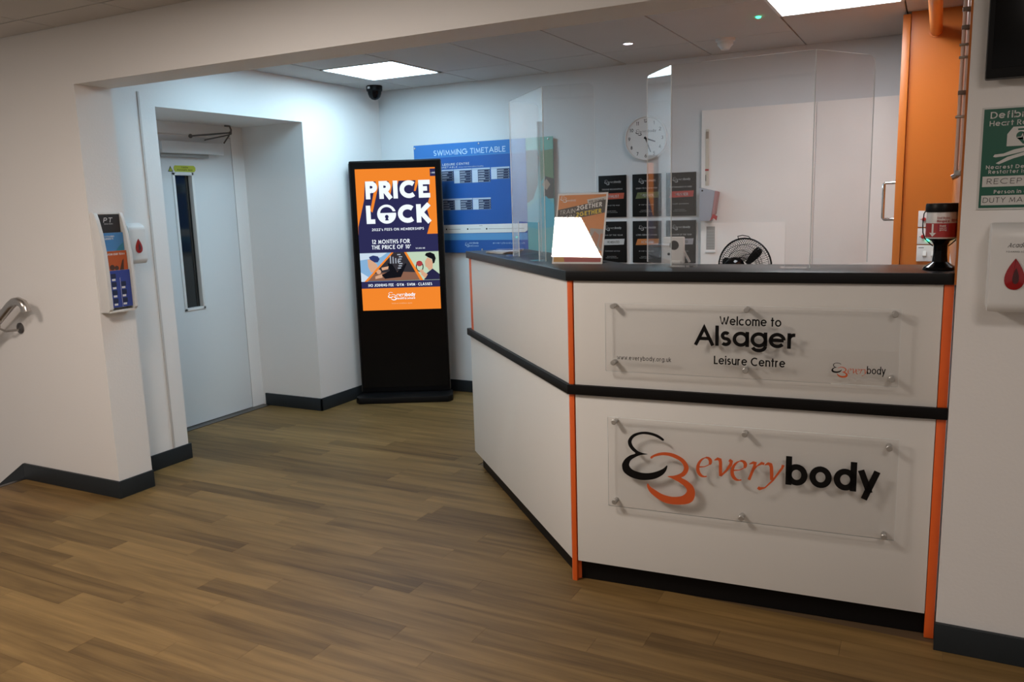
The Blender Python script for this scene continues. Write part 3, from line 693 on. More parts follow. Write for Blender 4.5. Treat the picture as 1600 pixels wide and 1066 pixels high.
# leaflets on worktop
for k, (x_, y_, rz_, lab, c_) in enumerate([(-2.03, 3.86, .25, 'blue and white leaflet stack at the far left end of the worktop', 'blue_leaflet'), (-1.99, 3.72, -.35, 'white leaflets fanned on the worktop beside the left screen', 'pale_leaflet')]):
    t_ = thing('leaflet_stack', lab, 'leaflets', (x_, y_, Z1+.0003), rz_)
    for j in range(4):
        q = B('leaflet', M['paper'] if j < 3 else flat(c_, ((.10, .16, .42), (.55, .58, .66))[k]), t_, -.075+.004*j, .070+.003*j, -.05, .05, .0008+.0028*j, .0030+.0028*j)
        q.rotation_euler = (0, 0, (j-1.5)*.06)

# collection pot
t_ = thing('collection_pot', 'black charity collection pot with red and white label on the worktop', 'collection box', (.007, 2.975, Z1))
MB().lathe([(.048, 0), (.050, .003), (.047, .010), (.034, .018), (.023, .026), (.0205, .05), (.0205, .080), (.027, .092), (.042, .100), (.044, .103)], seg=40).build('foot', M['blackg'], t_)
MB().lathe([(.043, .101), (.045, .104), (.045, .184), (.043, .187)], seg=40).build('body', M['white'], t_)
MB().lathe([(.0456, .106), (.0456, .150)], seg=40).build('label_red', flat('label_red', (.40, .03, .03)), t_, recalc=False)
MB().lathe([(.0, .185), (.048, .185), (.049, .188), (.049, .208), (.047, .212), (.0, .212)], seg=40).build('lid', M['black'], t_)
def wrap(mb, r):
    for v in mb.bm.verts:
        a = v.co.x/r; v.co = Vector((r*math.sin(a), -r*math.cos(a), v.co.z))
    return mb
wrap(MB().poly([(-.030, .148), (-.024, .148), (-.024, .120), (-.015, .120), (-.027, .108), (-.039, .120), (-.030, .120)]), .0460).build('label_arrow', M['paper'], t_, recalc=False)
wrap(MB().rect(-.010, .018, .124, .148), .0459).build('label_purple', flat('label_purple', (.22, .02, .10)), t_, recalc=False)
wrap(MB().text('Great Western', -.014, .163, .008, .036, .2).text('Hospice', -.014, .153, .008, .036, .2).text('Appeal', .028, .155, .010, .026, .2), .0460).build('lettering', flat('label_red', (0, 0, 0)), t_, recalc=False)
wrap(MB().text('thank', -.006, .139, .006, .018, .16).text('you for', -.006, .133, .005, .020, .16).text('giving', -.006, .127, .005, .020, .16), .0463).build('lettering', M['paper'], t_, recalc=False)
for s_ in (-1, 1):
    MB().tube([(s_*.046, 0, .192), (s_*.0525, 0, .18), (s_*.0545, -.004, .15), (s_*.053, -.004, .12), (s_*.046, -.002, .10), (s_*.032, 0, .085), (s_*.022, 0, .076)], .0018, 8).build('strap', M['black'], t_)

# ================================================================== KIOSK
kx, ky = -3.926, 4.965; ka = math.atan2(.313, .603)
k = thing('advertising_kiosk', 'tall black freestanding advertising screen with bright orange PRICE LOCK advert', 'screen', (kx, ky, 0), ka)
KW = .68
MB().box(-.004, KW+.004, 0, .055, .05, 1.818, b=.012).build('body', M['black'], k)
B('front_glass', M['blackg'], k, .008, KW-.008, -.003, .002, .09, 1.806)
mb = MB().box(-.0055, -.003, -.001, .02, .06, 1.80).box(KW+.003, KW+.0055, -.001, .02, .06, 1.80); mb.build('side_trim', M['metald'], k)
MB().prism([(-.03, -.125), (.0, -.175), (KW, -.175), (KW+.03, -.125), (KW+.02, .045), (-.0, .045)], .0, .048, 'z', .008).build('base', M['black'], k)
scr = MB().rect(.0415, .639, .695, 1.757, -.0034).build('screen', screen('scr_orange', (1.0, .27, .03), .9), k, recalc=False)
y1, y2, y3 = -.0038, -.0042, -.0046
S = lambda mb, n, m_: build_parts(mb, n, m_, scr)
navy = screen('scr_navy', (.035, .035, .12), .75); wht = screen('scr_white', (.88, .95, 1.0), 1.05); orn = M['scr_orange']
S(MB().poly([(.111, 1.663), (.592, 1.666), (.590, 1.538), (.564, 1.464), (.589, 1.357), (.559, 1.265), (.0415, 1.265), (.044, 1.332), (.099, 1.531)], y1).rect(.0415, .639, 1.133, 1.2655, y1).rect(.0415, .639, .864, .917, y1).rect(.600, .639, 1.692, 1.747, y1), 'panel_navy', navy)
S(MB().poly([(.195, 1.668), (.222, 1.668), (.157, 1.436), (.140, 1.449)], y2).poly([(.290, 1.668), (.322, 1.668), (.298, 1.56), (.286, 1.574)], y2).poly([(.492, 1.668), (.516, 1.668), (.489, 1.586), (.475, 1.586)], y2).poly([(.350, 1.668), (.365, 1.668), (.345, 1.60), (.338, 1.62)], y2), 'stripes', orn)
S(MB().text('PRICE', .112, 1.535, .131, .484, .255, y3, gap=.10), 'lettering', wht)
S(MB().text('L', .112, 1.352, .136, .062, .245, y3), 'lettering', wht)
S(MB().text('CK', .345, 1.352, .136, .244, .26, y3, gap=.03), 'lettering', wht)
q = MB(); q.disc(.262, 1.421, .071, y3, 36); S(q, 'padlock_body', wht)
q = MB(); q.poly([(.262+.048*math.cos(R(a)), 1.430+.044*math.sin(R(a))) for a in range(0, 181, 12)], y3-.0003).rect(.262, .335, 1.430, 1.441, y3-.0003)
q.disc(.262, 1.402, .014, y3-.0003, 18).poly([(.256, 1.398), (.268, 1.398), (.276, 1.374), (.248, 1.374)], y3-.0003); S(q, 'padlock_detail', navy)
S(MB().text("2022's FEES ON MEMBERSHIPS", .145, 1.298, .019, .392, .17, y3), 'lettering', wht)
S(MB().text('12 MONTHS FOR', .139, 1.201, .031, .286, .17, y3).text("THE PRICE OF 10'", .136, 1.160, .030, .296, .17, y3), 'lettering', wht)
S(MB().text('SCAN ME', .467, 1.155, .010, .071, .18, y3), 'lettering', wht)
S(MB().text('NO JOINING FEE ~ GYM ~ SWIM ~ CLASSES', .093, .877, .021, .486, .17, y3), 'lettering', wht)
# photo strip: pool, gym, class
S(MB().rect(.0415, .30, .917, 1.133, y1), 'photo_pool', screen('scr_pool', (.30, .55, .85), .8))
S(MB().poly([(.0415, 1.08), (.20, 1.10), (.25, 1.133), (.0415, 1.133)], y2).poly([(.0415, .917), (.066, .917), (.10, .95), (.0415, .99)], y2), 'photo_water', screen('scr_foam', (.70, .84, .98), .85))
S(MB().poly([(.11, 1.104), (.142, 1.115), (.178, 1.107), (.190, 1.085), (.175, 1.062), (.150, 1.062), (.118, 1.084)], y3), 'photo_cap', screen('scr_cap', (.04, .06, .22), .7))
S(MB().poly([(.098, 1.085), (.118, 1.084), (.150, 1.062), (.170, 1.045), (.168, 1.0), (.120, .985), (.100, 1.03)], y2), 'photo_face', screen('scr_skin', (.85, .48, .30), .8))
S(MB().rect(.30, .639, .917, 1.133, y1), 'photo_wall', screen('scr_pale', (.62, .78, .58), .85))
S(MB().poly([(.291, 1.133), (.388, 1.133), (.499, .919), (.076, .919)], y2), 'photo_gym', screen('scr_dark', (.05, .045, .055), .7))
S(MB().poly([(.13, .975), (.30, .990), (.470, .978), (.497, .921), (.080, .921)], y3), 'photo_gym_floor', screen('scr_brown', (.42, .20, .13), .6))
S(MB().poly([(.248, 1.055), (.284, 1.045), (.318, .984), (.385, 1.051), (.392, 1.041), (.345, .945), (.223, .935), (.20, .965), (.262, .995)], y3-.0004), 'photo_sit_up', screen('scr_black', (.012, .012, .018), .6))
S(MB().disc(.178, .990, .018, y3-.0006).poly([(.15, .955), (.20, .972), (.205, .945), (.15, .935)], y3-.0006).poly([(.200, 1.02), (.255, 1.03), (.25, 1.008), (.205, 1.0)], y3-.0006), 'photo_arms', M['scr_skin'])
q = MB()
for j in range(7): q.rect(.325+.006*(j % 3), .350+.006*(j % 3), 1.01+.017*j, 1.018+.017*j, y3-.0004)
for j in range(4): q.rect(.268+.02*j, .276+.02*j, 1.05, 1.11-.01*j, y3-.0004)
S(q, 'photo_gym_kit', screen('scr_grey', (.55, .60, .70), .7))
S(MB().poly([(.280, 1.133), (.298, 1.133), (.088, .917), (.066, .917)], y3-.0008).poly([(.378, 1.133), (.396, 1.133), (.514, .917), (.490, .917)], y3-.0008), 'photo_divider', orn)
S(MB().poly([(.588, 1.003), (.639, .961), (.639, .919), (.520, .919), (.541, .968)], y3), 'photo_shirt', screen('scr_navy2', (.03, .03, .09), .7))
S(MB().poly([(.552, 1.088), (.582, 1.075), (.592, 1.044), (.588, 1.003), (.560, .990), (.549, 1.010), (.534, 1.022), (.533, 1.060)], y3-.0003), 'photo_face', M['scr_skin'])
S(MB().poly([(.534, 1.105), (.545, 1.122), (.576, 1.127), (.606, 1.112), (.616, 1.080), (.604, 1.045), (.592, 1.04), (.587, 1.075), (.560, 1.088)], y3-.0006), 'photo_hair', M['scr_black'])
q = MB(); q.ribbon(arc(.491, 1.02, .026, .035, 0, 360), .007, y3-.0004); S(q, 'photo_kettlebell_handle', M['scr_black'])
S(MB().disc(.490, 1.044, .024, y3-.0006, rz=.021), 'photo_kettlebell', screen('scr_red', (.50, .06, .07), .8))
S(MB().disc(.505, .985, .014, y3-.0006).poly([(.505, .99), (.55, .96), (.53, .93), (.50, .96)], y3-.0002), 'photo_hand', M['scr_skin'])
q = symbol(MB(), 'b', .238, .769, .064, y3); symbol(q, 'o', .238, .769, .064, y3)
every(q, .303, .798, .019, .071, y3, .17).text('body', .374, .797, .027, .072, .2, y3, gap=.1).text('Health & Leisure', .303, .776, .014, .142, .2, y3)
S(q, 'lettering', wht)
S(MB().text('Terms & Conditions apply', .263, .741, .009, .157, .13, y3), 'lettering', screen('scr_peach', (1., .62, .35), .9))
S(MB().text('every', .604, 1.712, .010, .014, .1, y3).text('body', .618, 1.712, .012, .019, .2, y3), 'lettering', wht)

# ================================================================== NOTICE BOARD
nb = thing('swimming_timetable', 'blue swimming timetable board with teal photo edge on the back wall', 'notice board', (0, 5.443, 0))
MB().box(-3.663, -2.692, 0, .006, 1.109, 1.936).build('board_panel', flat('board_blue', (.018, .098, .36), .35), nb)
MB().box(-2.690, -2.474, 0, .006, 1.109, 1.936).build('board_panel', flat('board_teal', (.13, .38, .40), .35), nb)
N_ = lambda mb, n, m_: build_parts(mb, n, m_, nb)
N_(MB().rect(-3.663, -2.692, 1.836, 1.936, -.0004), 'header_band', flat('board_blue_bright', (.03, .175, .50), .35))
N_(MB().rect(-3.663, -2.692, 1.836, 1.839, -.0006).rect(-3.663, -2.692, 1.205, 1.256, -.0004), 'pale_band', flat('board_sky', (.10, .30, .58), .4))
MB().prism([(-3.663, 1.256), (-2.715, 1.261), (-2.692, 1.275), (-2.690, 1.326), (-3.663, 1.321)], -.0022, -.0008).build('paper_strip', M['paper'], nb)
N_(MB().text('SWIMMING TIMETABLE', -3.483, 1.850, .040, .627, .145, -.0008, gap=.11), 'lettering', flat('board_text', (.50, .66, .80)))
N_(MB().text('ALSAGER LEISURE CENTRE', -3.560, 1.772, .016, .392, .16, -.0008).text('LIMITED TIMETABLE', -3.560, 1.752, .012, .287, .16, -.0008).text('please check times before travelling', -3.262, 1.752, .008, .215, .1, -.0008), 'lettering', M['paper'])
hdr, tm, nv, wt_ = MB(), MB(), MB(), MB()
def table(x, zt, n):
    W2 = .156; rh = .0185
    hdr.rect(x, x+W2, zt-.012, zt, -.0008)
    tm.rect(x, x+.050, zt-.012-n*rh, zt-.013, -.0008)
    nv.rect(x+.051, x+W2, zt-.012-n*rh, zt-.013, -.0008)
    for j in range(n):
        zz = zt-.013-rh*(j+.72)
        wt_.rect(x+.054, x+.054+random.uniform(.035, .062), zz, zz+.006, -.0012).rect(x+W2-.010, x+W2-.006, zz, zz+.007, -.0012)
        hdr.rect(x, x+W2, zz-.0055, zz-.0042, -.0012)
for x_, n in ((-3.625, 5), (-3.465, 4), (-3.306, 5), (-3.147, 5), (-2.983, 4), (-2.829, 4)): 
    if x_ < -2.84: table(x_, 1.742, n)
for x_, n in ((-3.625, 4), (-3.465, 4), (-3.309, 4), (-3.149, 4)): table(x_, 1.522, n)
N_(hdr, 'table_headers', flat('table_pale', (.42, .52, .66))); N_(tm, 'table_times', flat('table_pale2', (.50, .58, .70))); N_(nv, 'table_rows', flat('table_navy', (.012, .022, .07))); N_(wt_, 'table_text', flat('table_text', (.40, .45, .55)))
q = MB()
for x_, ln in ((-3.392, .11), (-3.202, .10), (-3.036, .30)):
    q.disc(x_, 1.289, .0065, -.0026, 12).rect(x_+.016, x_+.016+ln, 1.288, 1.290, -.0026)
q.rect(-3.10, -3.072, 1.312, 1.314, -.0026); N_(q, 'strip_print', M['ink'])
q = symbol(MB(), 'b', -3.232, 1.152, .036, -.0008); symbol(q, 'o', -3.232, 1.152, .036, -.0008)
every(q, -3.195, 1.177, .010, .040, -.0008).text('body', -3.153, 1.177, .013, .040, .18, -.0008).text('Health & Leisure', -3.195, 1.156, .010, .083, .18, -.0008).text('everybody.org.uk', -2.988, 1.176, .013, .272, .12, -.0008)
N_(q, 'lettering', M['board_text'])
N_(MB().rect(-2.690, -2.474, 1.848, 1.936, -.0004), 'photo_top', flat('board_teal_green', (.16, .40, .33)))
N_(MB().poly([(-2.690, 1.47), (-2.64, 1.50), (-2.60, 1.60), (-2.585, 1.80), (-2.60, 1.848), (-2.690, 1.848)], -.0004).poly([(-2.56, 1.50), (-2.474, 1.50), (-2.474, 1.64), (-2.54, 1.66)], -.0004), 'photo_dark', flat('board_brown', (.085, .075, .07)))
N_(MB().poly([(-2.585, 1.84), (-2.474, 1.848), (-2.474, 1.64), (-2.54, 1.66), (-2.575, 1.62)], -.0004), 'photo_green', flat('board_olive', (.15, .22, .13)))
N_(MB().poly([(-2.57, 1.60), (-2.53, 1.64), (-2.50, 1.60), (-2.53, 1.56)], -.0008), 'photo_figure', flat('board_skin', (.38, .28, .22)))
N_(MB().poly([(-2.69, 1.44), (-2.60, 1.50), (-2.54, 1.52), (-2.474, 1.46), (-2.474, 1.30), (-2.60, 1.28), (-2.69, 1.30)], -.0006), 'photo_pool', flat('board_aqua', (.07, .36, .46)))
for px, pz in ((-3.650, 1.915), (-3.079, 1.921), (-2.508, 1.919), (-3.081, 1.133), (-2.49, 1.13), (-3.640, 1.133)):
    s_ = MB().cyl((px, .006, pz), (px, .0275, pz), .006, 12).build('standoff', M['metal'], nb)
    MB().lathe([(.0, -.007), (.007, -.006), (.0085, .0)], (px, 0, pz), 16, 'y').build('cap', M['chrome'], s_)

# clock
ck = thing('wall_clock', 'round white wall clock with black numerals above the plaques', 'clock', (-1.788, YB, 1.879))
MB().lathe([(.143, 0), (.147, -.004), (.147, -.028), (.141, -.033), (.137, -.029), (.137, -.024)], seg=48, axis='y').build('case', M['white'], ck)
MB().disc(0, 0, .138, -.0255, 48).build('face', M['white'], ck, recalc=False)
q = MB()
for hN in range(1, 13):
    a = R(90-30*hN); r_ = .115; s_ = str(hN); hh = .023
    MB().text(s_, r_*math.cos(a), r_*math.sin(a)-hh/2, hh, None, .15, -.0260, anchor='c').build('numeral', M['ink'], ck, recalc=False)
q = symbol(MB(), 'b', -.070, .020, .042, -.0260); symbol(q, 'o', -.070, .020, .042, -.0260); q.build('emblem', M['ink'], ck, recalc=False)
q = every(MB(), -.028, .040, .011, .040, -.0260); q.build('lettering', M['greyp'], ck, recalc=False)
MB().text('body', .014, .039, .018, .058, .15, -.0260).build('lettering', M['ink'], ck, recalc=False)
def hand(a, L_, w_, nm):
    c_, s_ = math.cos(R(a)), math.sin(R(a))
    MB().poly([(-s_*w_-c_*.012, c_*w_-s_*.012), (s_*w_-c_*.012, -c_*w_-s_*.012), (c_*L_+s_*w_*.7, s_*L_-c_*w_*.7), (c_*L_-s_*w_*.7, s_*L_+c_*w_*.7)], -.0285).build(nm, M['ink'], ck, recalc=False)
hand(-20, .072, .0055, 'hour_hand'); hand(-69, .098, .0042, 'minute_hand')
MB().lathe([(0, -.031), (.007, -.030), (.007, -.026)], seg=16, axis='y').build('hub', M['ink'], ck)

# plaques
pb = M['ink']
plaq = [(-2.137, 1.357, 'black award plaque with orange band, top left of six', 'GENUINE RECOGNITION', 'FINALIST', 'orange', 'TEAM OF THE YEAR'),
        (-1.888, 1.357, 'black award plaque with green band, top middle of six', 'LEARN TO SWIM AWARD', 'WINNER', 'green', 'everybody'),
        (-1.650, 1.357, 'black award plaque with red WINNER band, top right of six', 'PERFORMANCE AWARD', 'WINNER', 'red', 'health and leisure'),
        (-2.137, 1.040, 'black award plaque with white NOMINATED band, bottom left of six', 'TEAM OF THE YEAR', 'NOMINATED', 'white', 'Customer service'),
        (-1.888, 1.040, 'black award plaque with amber band, bottom middle of six', 'LONG SERVICE AWARD', 'ACHIEVED', 'amber', 'everybody'),
        (-1.650, 1.040, 'black award plaque with pale grey band, bottom right of six', 'MANAGER OF THE YEAR', 'NOMINATED', 'grey', 'leisure centre')]
bc = dict(orange=(.42, .07, .03), green=(.10, .12, .04), red=(.42, .04, .03), white=(.50, .50, .50), amber=(.48, .17, .04), grey=(.30, .29, .31))
for x_, z_, lab, l1, l2, cN, l3 in plaq:
    t_ = thing('award_plaque', lab, 'plaque', (x_, YB, z_), 0, 'award plaques on the back wall')
    MB().box(0, .203, -.012, 0, 0, .287, b=.0015).build('plaque_board', pb, t_)
    yy = -.0125
    q = symbol(MB(), 'b', .045, .222, .036, yy); symbol(q, 'o', .045, .222, .036, yy)
    every(q, .080, .236, .009, .040, yy).text('body', .121, .235, .015, .045, .18, yy)
    q.text(l1, .026, .187, .010, .150, .15, yy).text(l3, .045, .077, .008, .11, .14, yy).text('presented by', .06, .04, .006, .07, .12, yy).text('health and leisure', .05, .03, .006, .09, .12, yy)
    q.build('lettering', flat('plaque_text', (.42, .42, .42)), t_, recalc=False)
    MB().poly([(.022, .122), (.185, .126), (.190, .166), (.036, .164)], yy).build('band', flat('band_'+cN, bc[cN]), t_, recalc=False)
    MB().text(l2, .106, .134, .019, .090, .18, yy-.0004, anchor='c').build('lettering', M['ink'] if cN in ('white', 'grey') else M['plaque_text'], t_, recalc=False)

# box on the wall with red ribbon, notice below, strips above
t_ = thing('leaflet_box', 'pale wall box with coloured edge and red ribbon beside the white doors', 'box', (-1.398, YB-.036, 1.322))
MB().prism([(0, 0), (.074, .0), (.100, .19), (0, .215)], -.07, 0, 'y', .002).build('box_body', flat('pale_blue_card', (.36, .38, .44)), t_)
MB().prism([(.080, .03), (.098, .045), (.118, .185), (.100, .192)], -.068, -.01, 'y').build('coloured_edge', flat('pink_print', (.42, .20, .20)), t_)
MB().prism([(.070, .0), (.090, .045), (.118, .03), (.112, .004), (.095, .018)], -.075, -.066, 'y').build('ribbon', M['redd'], t_)
MB().disc(.018, .196, .006, -.0705, 14).build('hole', M['ink'], t_, recalc=False)
t_ = thing('paper_notice', 'small grey framed notice low on the left white door', 'notice', (-1.372, YB-.036, 1.112))
MB().box(.0, .066, -.004, 0, 0, .185).build('frame', M['whited'], t_)
MB().rect(.005, .061, .02, .172, -.0045).build('sheet', flat('notice_grey', (.34, .33, .31)), t_, recalc=False)
q = MB()
for j in range(7): q.rect(.008, .058, .03+.019*j, .0312+.019*j, -.0048)
q.build('lines', flat('pale_print', (0, 0, 0)), t_, recalc=False)
MB().box(-.002, .068, -.012, -.004, .0, .010, b=.002).build('bottom_clip', M['white'], t_)
t_ = thing('door_strip', 'narrow cream finger guard strip with red mark on the left white door', 'strip', (-1.378, YB-.036, 1.55))
MB().box(0, .022, -.006, 0, 0, .36, b=.002).build('strip_body', flat('cream_plastic', (.62, .56, .46)), t_)
B('red_mark', M['redd'], t_, -.001, .023, -.0075, -.004, .095, .107)
B('hinge', flat('tan_metal', (.30, .22, .16)), t_, .002, .020, -.010, -.004, .30, .345)
B('slot', M['ink'], t_, .002, .006, -.007, -.005, .03, .07)

# fan
fa = thing('pedestal_fan', 'black wire-cage fan behind the worktop, upper half showing', 'fan', (-.862, 4.2, 0), R(-14))
MB().lathe([(.17, 0), (.17, .012), (.15, .03), (.03, .04), (0, .041)]).build('base', M['black'], fa)
MB().cyl((0, .0, .03), (0, .0, 1.08), .013).build('pole', M['black'], fa)
hd = Matrix.Translation((0, 0, 1.125))
fr = .142
q = MB()
for yy, rr, tk in ((-.045, .05, .0016), (-.043, .085, .0012), (-.036, .112, .0012), (0, fr, .0045), (.036, .112, .0012), (.045, .06, .0016)):
    ring = [(rr*math.cos(R(a)), yy, 1.125+rr*math.sin(R(a))) for a in range(0, 361, 10)]
    q.tube(ring, tk, 6, cap=False)
q.build('cage_ring', M['black'], fa)
q = MB()
for s_ in range(72):
    a = R(5*s_); c_, n_ = math.cos(a), math.sin(a)
    q.tube([(.035*c_, .046, 1.125+.035*n_), (.075*c_, .044, 1.125+.075*n_), (.12*c_, .030, 1.125+.12*n_), (fr*c_, 0, 1.125+fr*n_)], .0011, 4, cap=False)
    a2 = a+R(2.5); c_, n_ = math.cos(a2), math.sin(a2)
    q.tube([(.035*c_, -.046, 1.125+.035*n_), (.075*c_, -.044, 1.125+.075*n_), (.12*c_, -.030, 1.125+.12*n_), (fr*c_, 0, 1.125+fr*n_)], .0011, 4, cap=False)
o = q.build('cage_wires', M['black'], fa); o['kind'] = 'stuff'
for j in range(3):
    a0 = 48+120*j; q = MB(); c_, s_ = math.cos(R(a0)), math.sin(R(a0))
    pts = []
    for u_, w_ in ((.02, .012), (.05, .017), (.09, .022), (.115, .020), (.124, .008)): pts.append((u_, w_))
    lo = [(u_*c_-w_*s_, 1.125+u_*s_+w_*c_) for u_, w_ in pts]; hi = [(u_*c_+w_*s_, 1.125+u_*s_-w_*c_) for u_, w_ in pts][::-1]
    q.prism(lo+hi, -.002, .002, 'y').build('blade', M['black'], fa)
MB().lathe([(0, -.105), (.036, -.100), (.050, -.080), (.052, -.045), (.03, -.02), (.02, .02), (0, .03)], (-.028, 0, 1.125), 28, 'y').build('motor_housing', M['blackg'], fa)
MB().tube([(-.035, 0, 1.262), (-.030, -.02, 1.278), (.0, -.03, 1.284), (.028, -.02, 1.278), (.03, 0, 1.265)], .002, 8).build('carry_handle', M['black'], fa)

# switches on orange wall
for z_, lab, n_ in ((1.289, 'white switch plate with red neon, topmost beside the collection pot', 1), (1.199, 'white switch plate with red neon, middle of the three', 1), (1.110, 'white double rocker switch plate, lowest of the three', 2)):
    t_ = thing('switch_plate', lab, 'switch', (-.100, 4.82, z_), 0, 'switch plates on the orange wall')
    MB().box(0, .105, -.010, 0, 0, .084, b=.003).build('plate', M['white'], t_)
    if n_ == 1:
        MB().lathe([(0, -.020), (.009, -.018), (.0105, -.010)], (.027, 0, .040), 18, 'y').build('neon', M['redd'], t_)
        MB().rect(.010, .016, .038, .041, -.0103).build('mark', M['ink'], t_, recalc=False)
        if z_ < 1.25: MB().sphere((.050, -.012, .022), .0065, u=12, v=8).build('lamp', M['green'], t_)
    else:
        for xx_ in (.030, .070): MB().prism([(-.013, .022), (-.010, .022), (-.010, .056), (-.019, .030)], xx_, xx_+.016, 'x').build('rocker', M['white'], t_)
        MB().rect(.008, .034, .070, .073, -.0103).build('mark', M['ink'], t_, recalc=False)

# ================================================================== left side fittings
# leaflet holder on the opening reveal (faces +x); local x = world y, -y = +x
lh = thing('leaflet_holder', 'white tiered wall leaflet holder on the end of the opening wall', 'leaflet holder', (XR, 2.700, .985), R(90))
W3 = .158; H3 = .507
B('back_plate', M['white'], lh, 0, W3, -.006, 0, 0, H3)
def cheek(x0, x1):
    P = [(0, 0), (-.060, .006), (-.072, .02), (-.074, .20), (-.070, .30), (-.058, .40), (-.040, .47), (-.028, .500), (-.016, H3), (0, H3)]
    return MB().prism(P, x0, x1, 'x', .0015)
cheek(-.004, .017).build('side_cheek', M['white'], lh); cheek(W3-.014, W3+.002).build('side_cheek', M['white'], lh)
B('bottom_tray', M['white'], lh, .0, W3, -.062, 0, 0, .012, b=.002)
B('top_rim', M['white'], lh, 0, W3, -.022, 0, H3-.010, H3, b=.002)
for j, z_ in enumerate((.40, .31, .215)): B('shelf', M['white'], lh, .012, W3-.012, -.030-.013*j, -.005, z_-.012, z_-.008)
leafs = [('black leaflet with white PT lettering in the top pocket of the holder', flat('leaf_black', (.02, .018, .02)), .398, .494, .022, 'PT', 'PERSONAL TRAINING'),
         ('light blue swimming leaflet in the second pocket of the holder', flat('leaf_blue', (.06, .22, .48)), .304, .404, .036, '', 'SWIMMING LESSONS'),
         ('orange JOIN OUR TEAM leaflet in the third pocket of the holder', flat('leaf_orange', (.46, .09, .02)), .211, .312, .048, '', 'JOIN OUR TEAM'),
         ('dark blue timetable leaflet in the bottom pocket of the holder', flat('leaf_navy', (.03, .06, .30)), .026, .214, .056, '', '')]
for j, (lab, mt, z0_, z1_, yo, big, small) in enumerate(leafs):
    t_ = thing('leaflet', lab, 'leaflet', (XR+yo, 2.700+.0185, .985+z0_), R(90), 'leaflets in the wall holder')
    w3 = .120
    MB().box(0, w3, -.006, 0, 0, z1_-z0_).build('leaflet_pad', M['paper'], t_)
    MB().rect(.0, w3, 0, z1_-z0_, -.0064).build('cover', mt, t_, recalc=False)
    q = MB()
    if big: q.text(big, .025, .058, .024, .05, .14, -.0068, .25).text(small, .03, .048, .005, .05, .15, -.0068)
    elif j == 1: q.text('SWIMMING', .014, .078, .008, .055, .18, -.0068).text('LESSONS', .014, .066, .009, .048, .2, -.0068)
    elif j == 2: q.text(small, .008, .080, .010, .10, .2, -.0068, .2)
    else:
        for c_ in range(2):
            for r_ in range(4-c_): q.rect(.014+.052*c_, .034+.052*c_, .010+.042*r_, .020+.042*r_, -.0068)
        q.rect(.004, .006, .0, .18, -.0068).rect(.060, .0615, .0, .15, -.0068)
    q.build('lettering', M['paper'], t_, recalc=False)
    if j == 3:
        q = MB()
        for c_ in range(2):
            for r_ in range(4-c_): q.rect(.010+.054*c_, .038+.054*c_, .022+.042*r_, .046+.042*r_, -.0068)
        q.build('print_blocks', flat('table_navy', (0, 0, 0)), t_, recalc=False)
    if j == 2: MB().disc(.03, .018, .014, -.0068).disc(.055, .014, .012, -.0068).poly([(.07, .0), (.09, .05), (.10, .06), (.095, .0)], -.0068).build('print_figures', flat('leaf_dark', (.07, .03, .02)), t_, recalc=False)
    if j == 1: MB().poly([(.06, .0), (.115, .0), (.118, .05), (.09, .03)], -.0068).build('print_figures', flat('leaf_teal', (.03, .20, .30)), t_, recalc=False)

# soap dispensers
def teardrop(cx, cz, r, h, n=28):
    out = []
    for i in range(n):
        a = 2*math.pi*i/n; s_ = math.sin(a/2)
        out.append((cx+r*math.sin(a)*(s_**1.0)*1.15, cz+h*math.cos(a)))
    return out
def dispenser(label, loc, rz, w_=.118, h_=.262, dep=.10, txt=True):
    t_ = thing('soap_dispenser', label, 'dispenser', loc, rz, 'soap dispensers')
    MB().box(0, w_, -.02, 0, .01, h_-.004, b=.004).build('back_plate', M['white'], t_)
    P = [(-.015, 0.006), (-dep*.86, .0), (-dep, .02), (-dep, h_*.86), (-dep*.92, h_*.94), (-dep*.62, h_), (-.015, h_)]
    MB().prism(P, 0, w_, 'x', .010).build('cover', M['white'], t_)
    MB().prism(teardrop(w_*.5, h_*.44, w_*.22, h_*.175), -dep-.004, -dep+.004, 'y', .0015).build('level_window', M['red'], t_)
    MB().poly(teardrop(w_*.52, h_*.42, w_*.07, h_*.09), -dep-.0046).build('window_shadow', flat('dark_red', (.06, .01, .012)), t_, recalc=False)
    if txt: MB().text('Academy', w_*.33, h_*.735, .013, .062, .12, -dep-.0008, .3).text('FOAMING SOAP', w_*.31, h_*.68, .004, .055, .14, -dep-.0008).build('lettering', M['ink'], t_, recalc=False)
    return t_
dispenser('white soap dispenser with red teardrop on the side wall beside the leaflet holder', (XL, 3.002, 1.208), R(90), .108, .222, .10, False)
dispenser('white soap dispenser with red teardrop under the green sign', (.132, YW, 1.124), 0, .130, .256, .10, True)

# handrail
hr = thing('handrail', 'brushed steel stair handrail on the left wall', 'handrail', (-4.3, YF, 1.0))
yo = -.075
MB().tube([(-.75, yo, -.41), (-.35, yo, -.155), (-.09, yo, .018), (-.055, yo, .036), (-.015, yo, .040), (.02, yo, .030), (.036, yo, .008), (.040, yo, -.012)], .0235, 18).build('rail', M['metal'], hr)
MB().tube([(-.215, yo, -.075), (-.215, yo, -.115), (-.195, -.055, -.130), (-.150, -.02, -.128), (-.150, -.002, -.128)], .0062, 10).build('bracket', M['metal'], hr)
MB().lathe([(0, -.014), (.020, -.012), (.030, -.006), (.030, 0)], (-.150, 0, -.120), 22, 'y').build('wall_rose', M['metald'], hr)

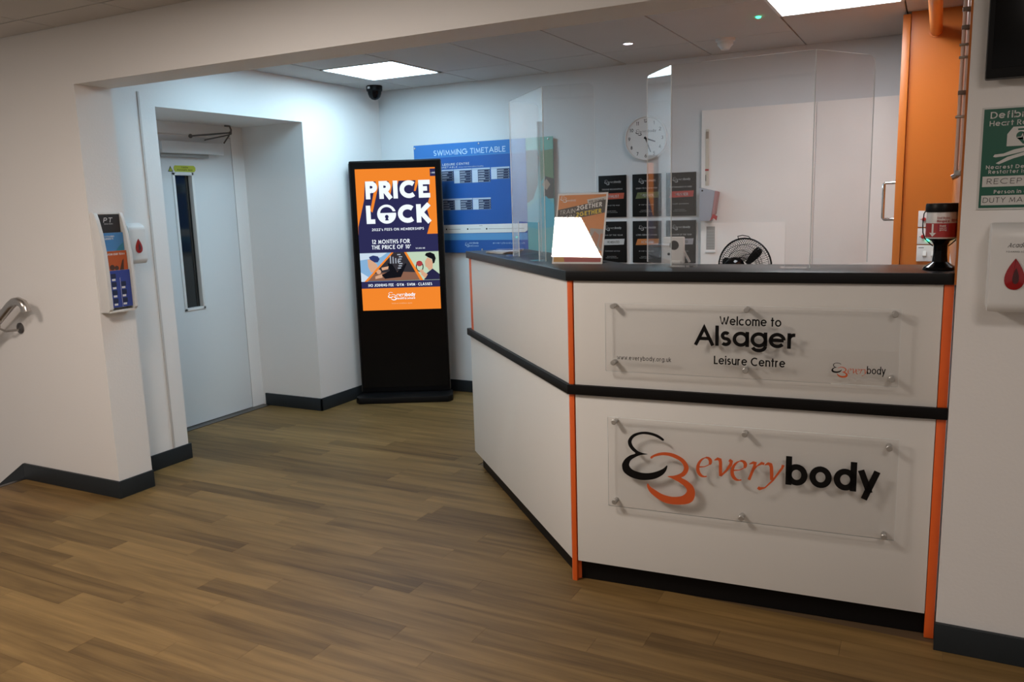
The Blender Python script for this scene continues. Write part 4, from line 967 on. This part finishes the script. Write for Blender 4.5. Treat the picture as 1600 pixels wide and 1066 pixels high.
# ================================================================== right wall fittings
tv = thing('wall_television', 'black wall television, lower left corner at the top right edge', 'television', (.094, YW, 1.782), 0)
MB().box(0, .95, -.065, -.02, 0, .56, b=.006).build('casing', M['black'], tv)
B('display', M['blackg'], tv, .014, .936, -.0665, -.064, .028, .546)
B('wall_bracket', M['metald'], tv, .35, .60, -.022, 0, .18, .38)
tv.rotation_euler = (0, 0, 0)
ds = thing('defibrillator_sign', 'green and white defibrillator notice on the right wall', 'sign', (.0945, YW-.001, 1.417))
gr = flat('sign_green', (.006, .095, .058), .4); wh = flat('sign_white', (.60, .60, .58), .45)
MB().box(0, .214, -.003, 0, 0, .292).build('sign_backing', wh, ds)
MB().rect(.005, .209, .005, .287, -.0034).build('green_print', gr, ds, recalc=False)
D_ = lambda mb, n, m_: build_parts(mb, n, m_, ds)
D_(MB().text('Defibrillator', .021, .260, .019, .168, .17, -.0040, gap=.12).text('Heart Restarter', .020, .239, .0145, .170, .16, -.0040, gap=.12), 'lettering', wh)
D_(MB().poly([(.066, .180), (.148, .180), (.148, .214), (.134, .234), (.080, .234), (.066, .214)], -.0040), 'heart_case', wh)
q = MB(); q.disc(.100, .2085, .0115, -.0044).disc(.114, .2085, .0115, -.0044).poly([(.0895, .204), (.107, .184), (.1245, .204)], -.0044).rect(.092, .122, .2235, .2285, -.0044); D_(q, 'heart', gr)
D_(MB().ribbon([(.091, .204), (.101, .204), (.104, .212), (.108, .196), (.111, .204), (.123, .204)], .0022, -.0048), 'pulse_line', wh)
D_(MB().poly([(.034, .152), (.040, .150), (.060, .152), (.120, .166), (.165, .168), (.185, .160), (.190, .172), (.165, .182), (.125, .178), (.085, .170), (.060, .160), (.038, .158)], -.0040).poly([(.042, .133), (.050, .130), (.085, .145), (.12, .155), (.11, .162), (.07, .150)], -.0040).disc(.196, .170, .010, -.0040), 'casualty_figure', wh)
D_(MB().text('Nearest Defibrillator', .018, .117, .0105, .178, .17, -.0040).text('Restarter is situated', .025, .1035, .0105, .165, .17, -.0040).text('Person in charge', .042, .046, .0105, .130, .17, -.0040), 'lettering', wh)
D_(MB().rect(.011, .203, .066, .096, -.0040).rect(.011, .203, .013, .041, -.0040), 'writing_strip', wh)
D_(MB().text('RECEPTION', .022, .074, .0155, .160, .09, -.0044, .05).text('DUTY MANAGER', .015, .020, .0150, .182, .09, -.0044, .05), 'handwriting', M['ink'])
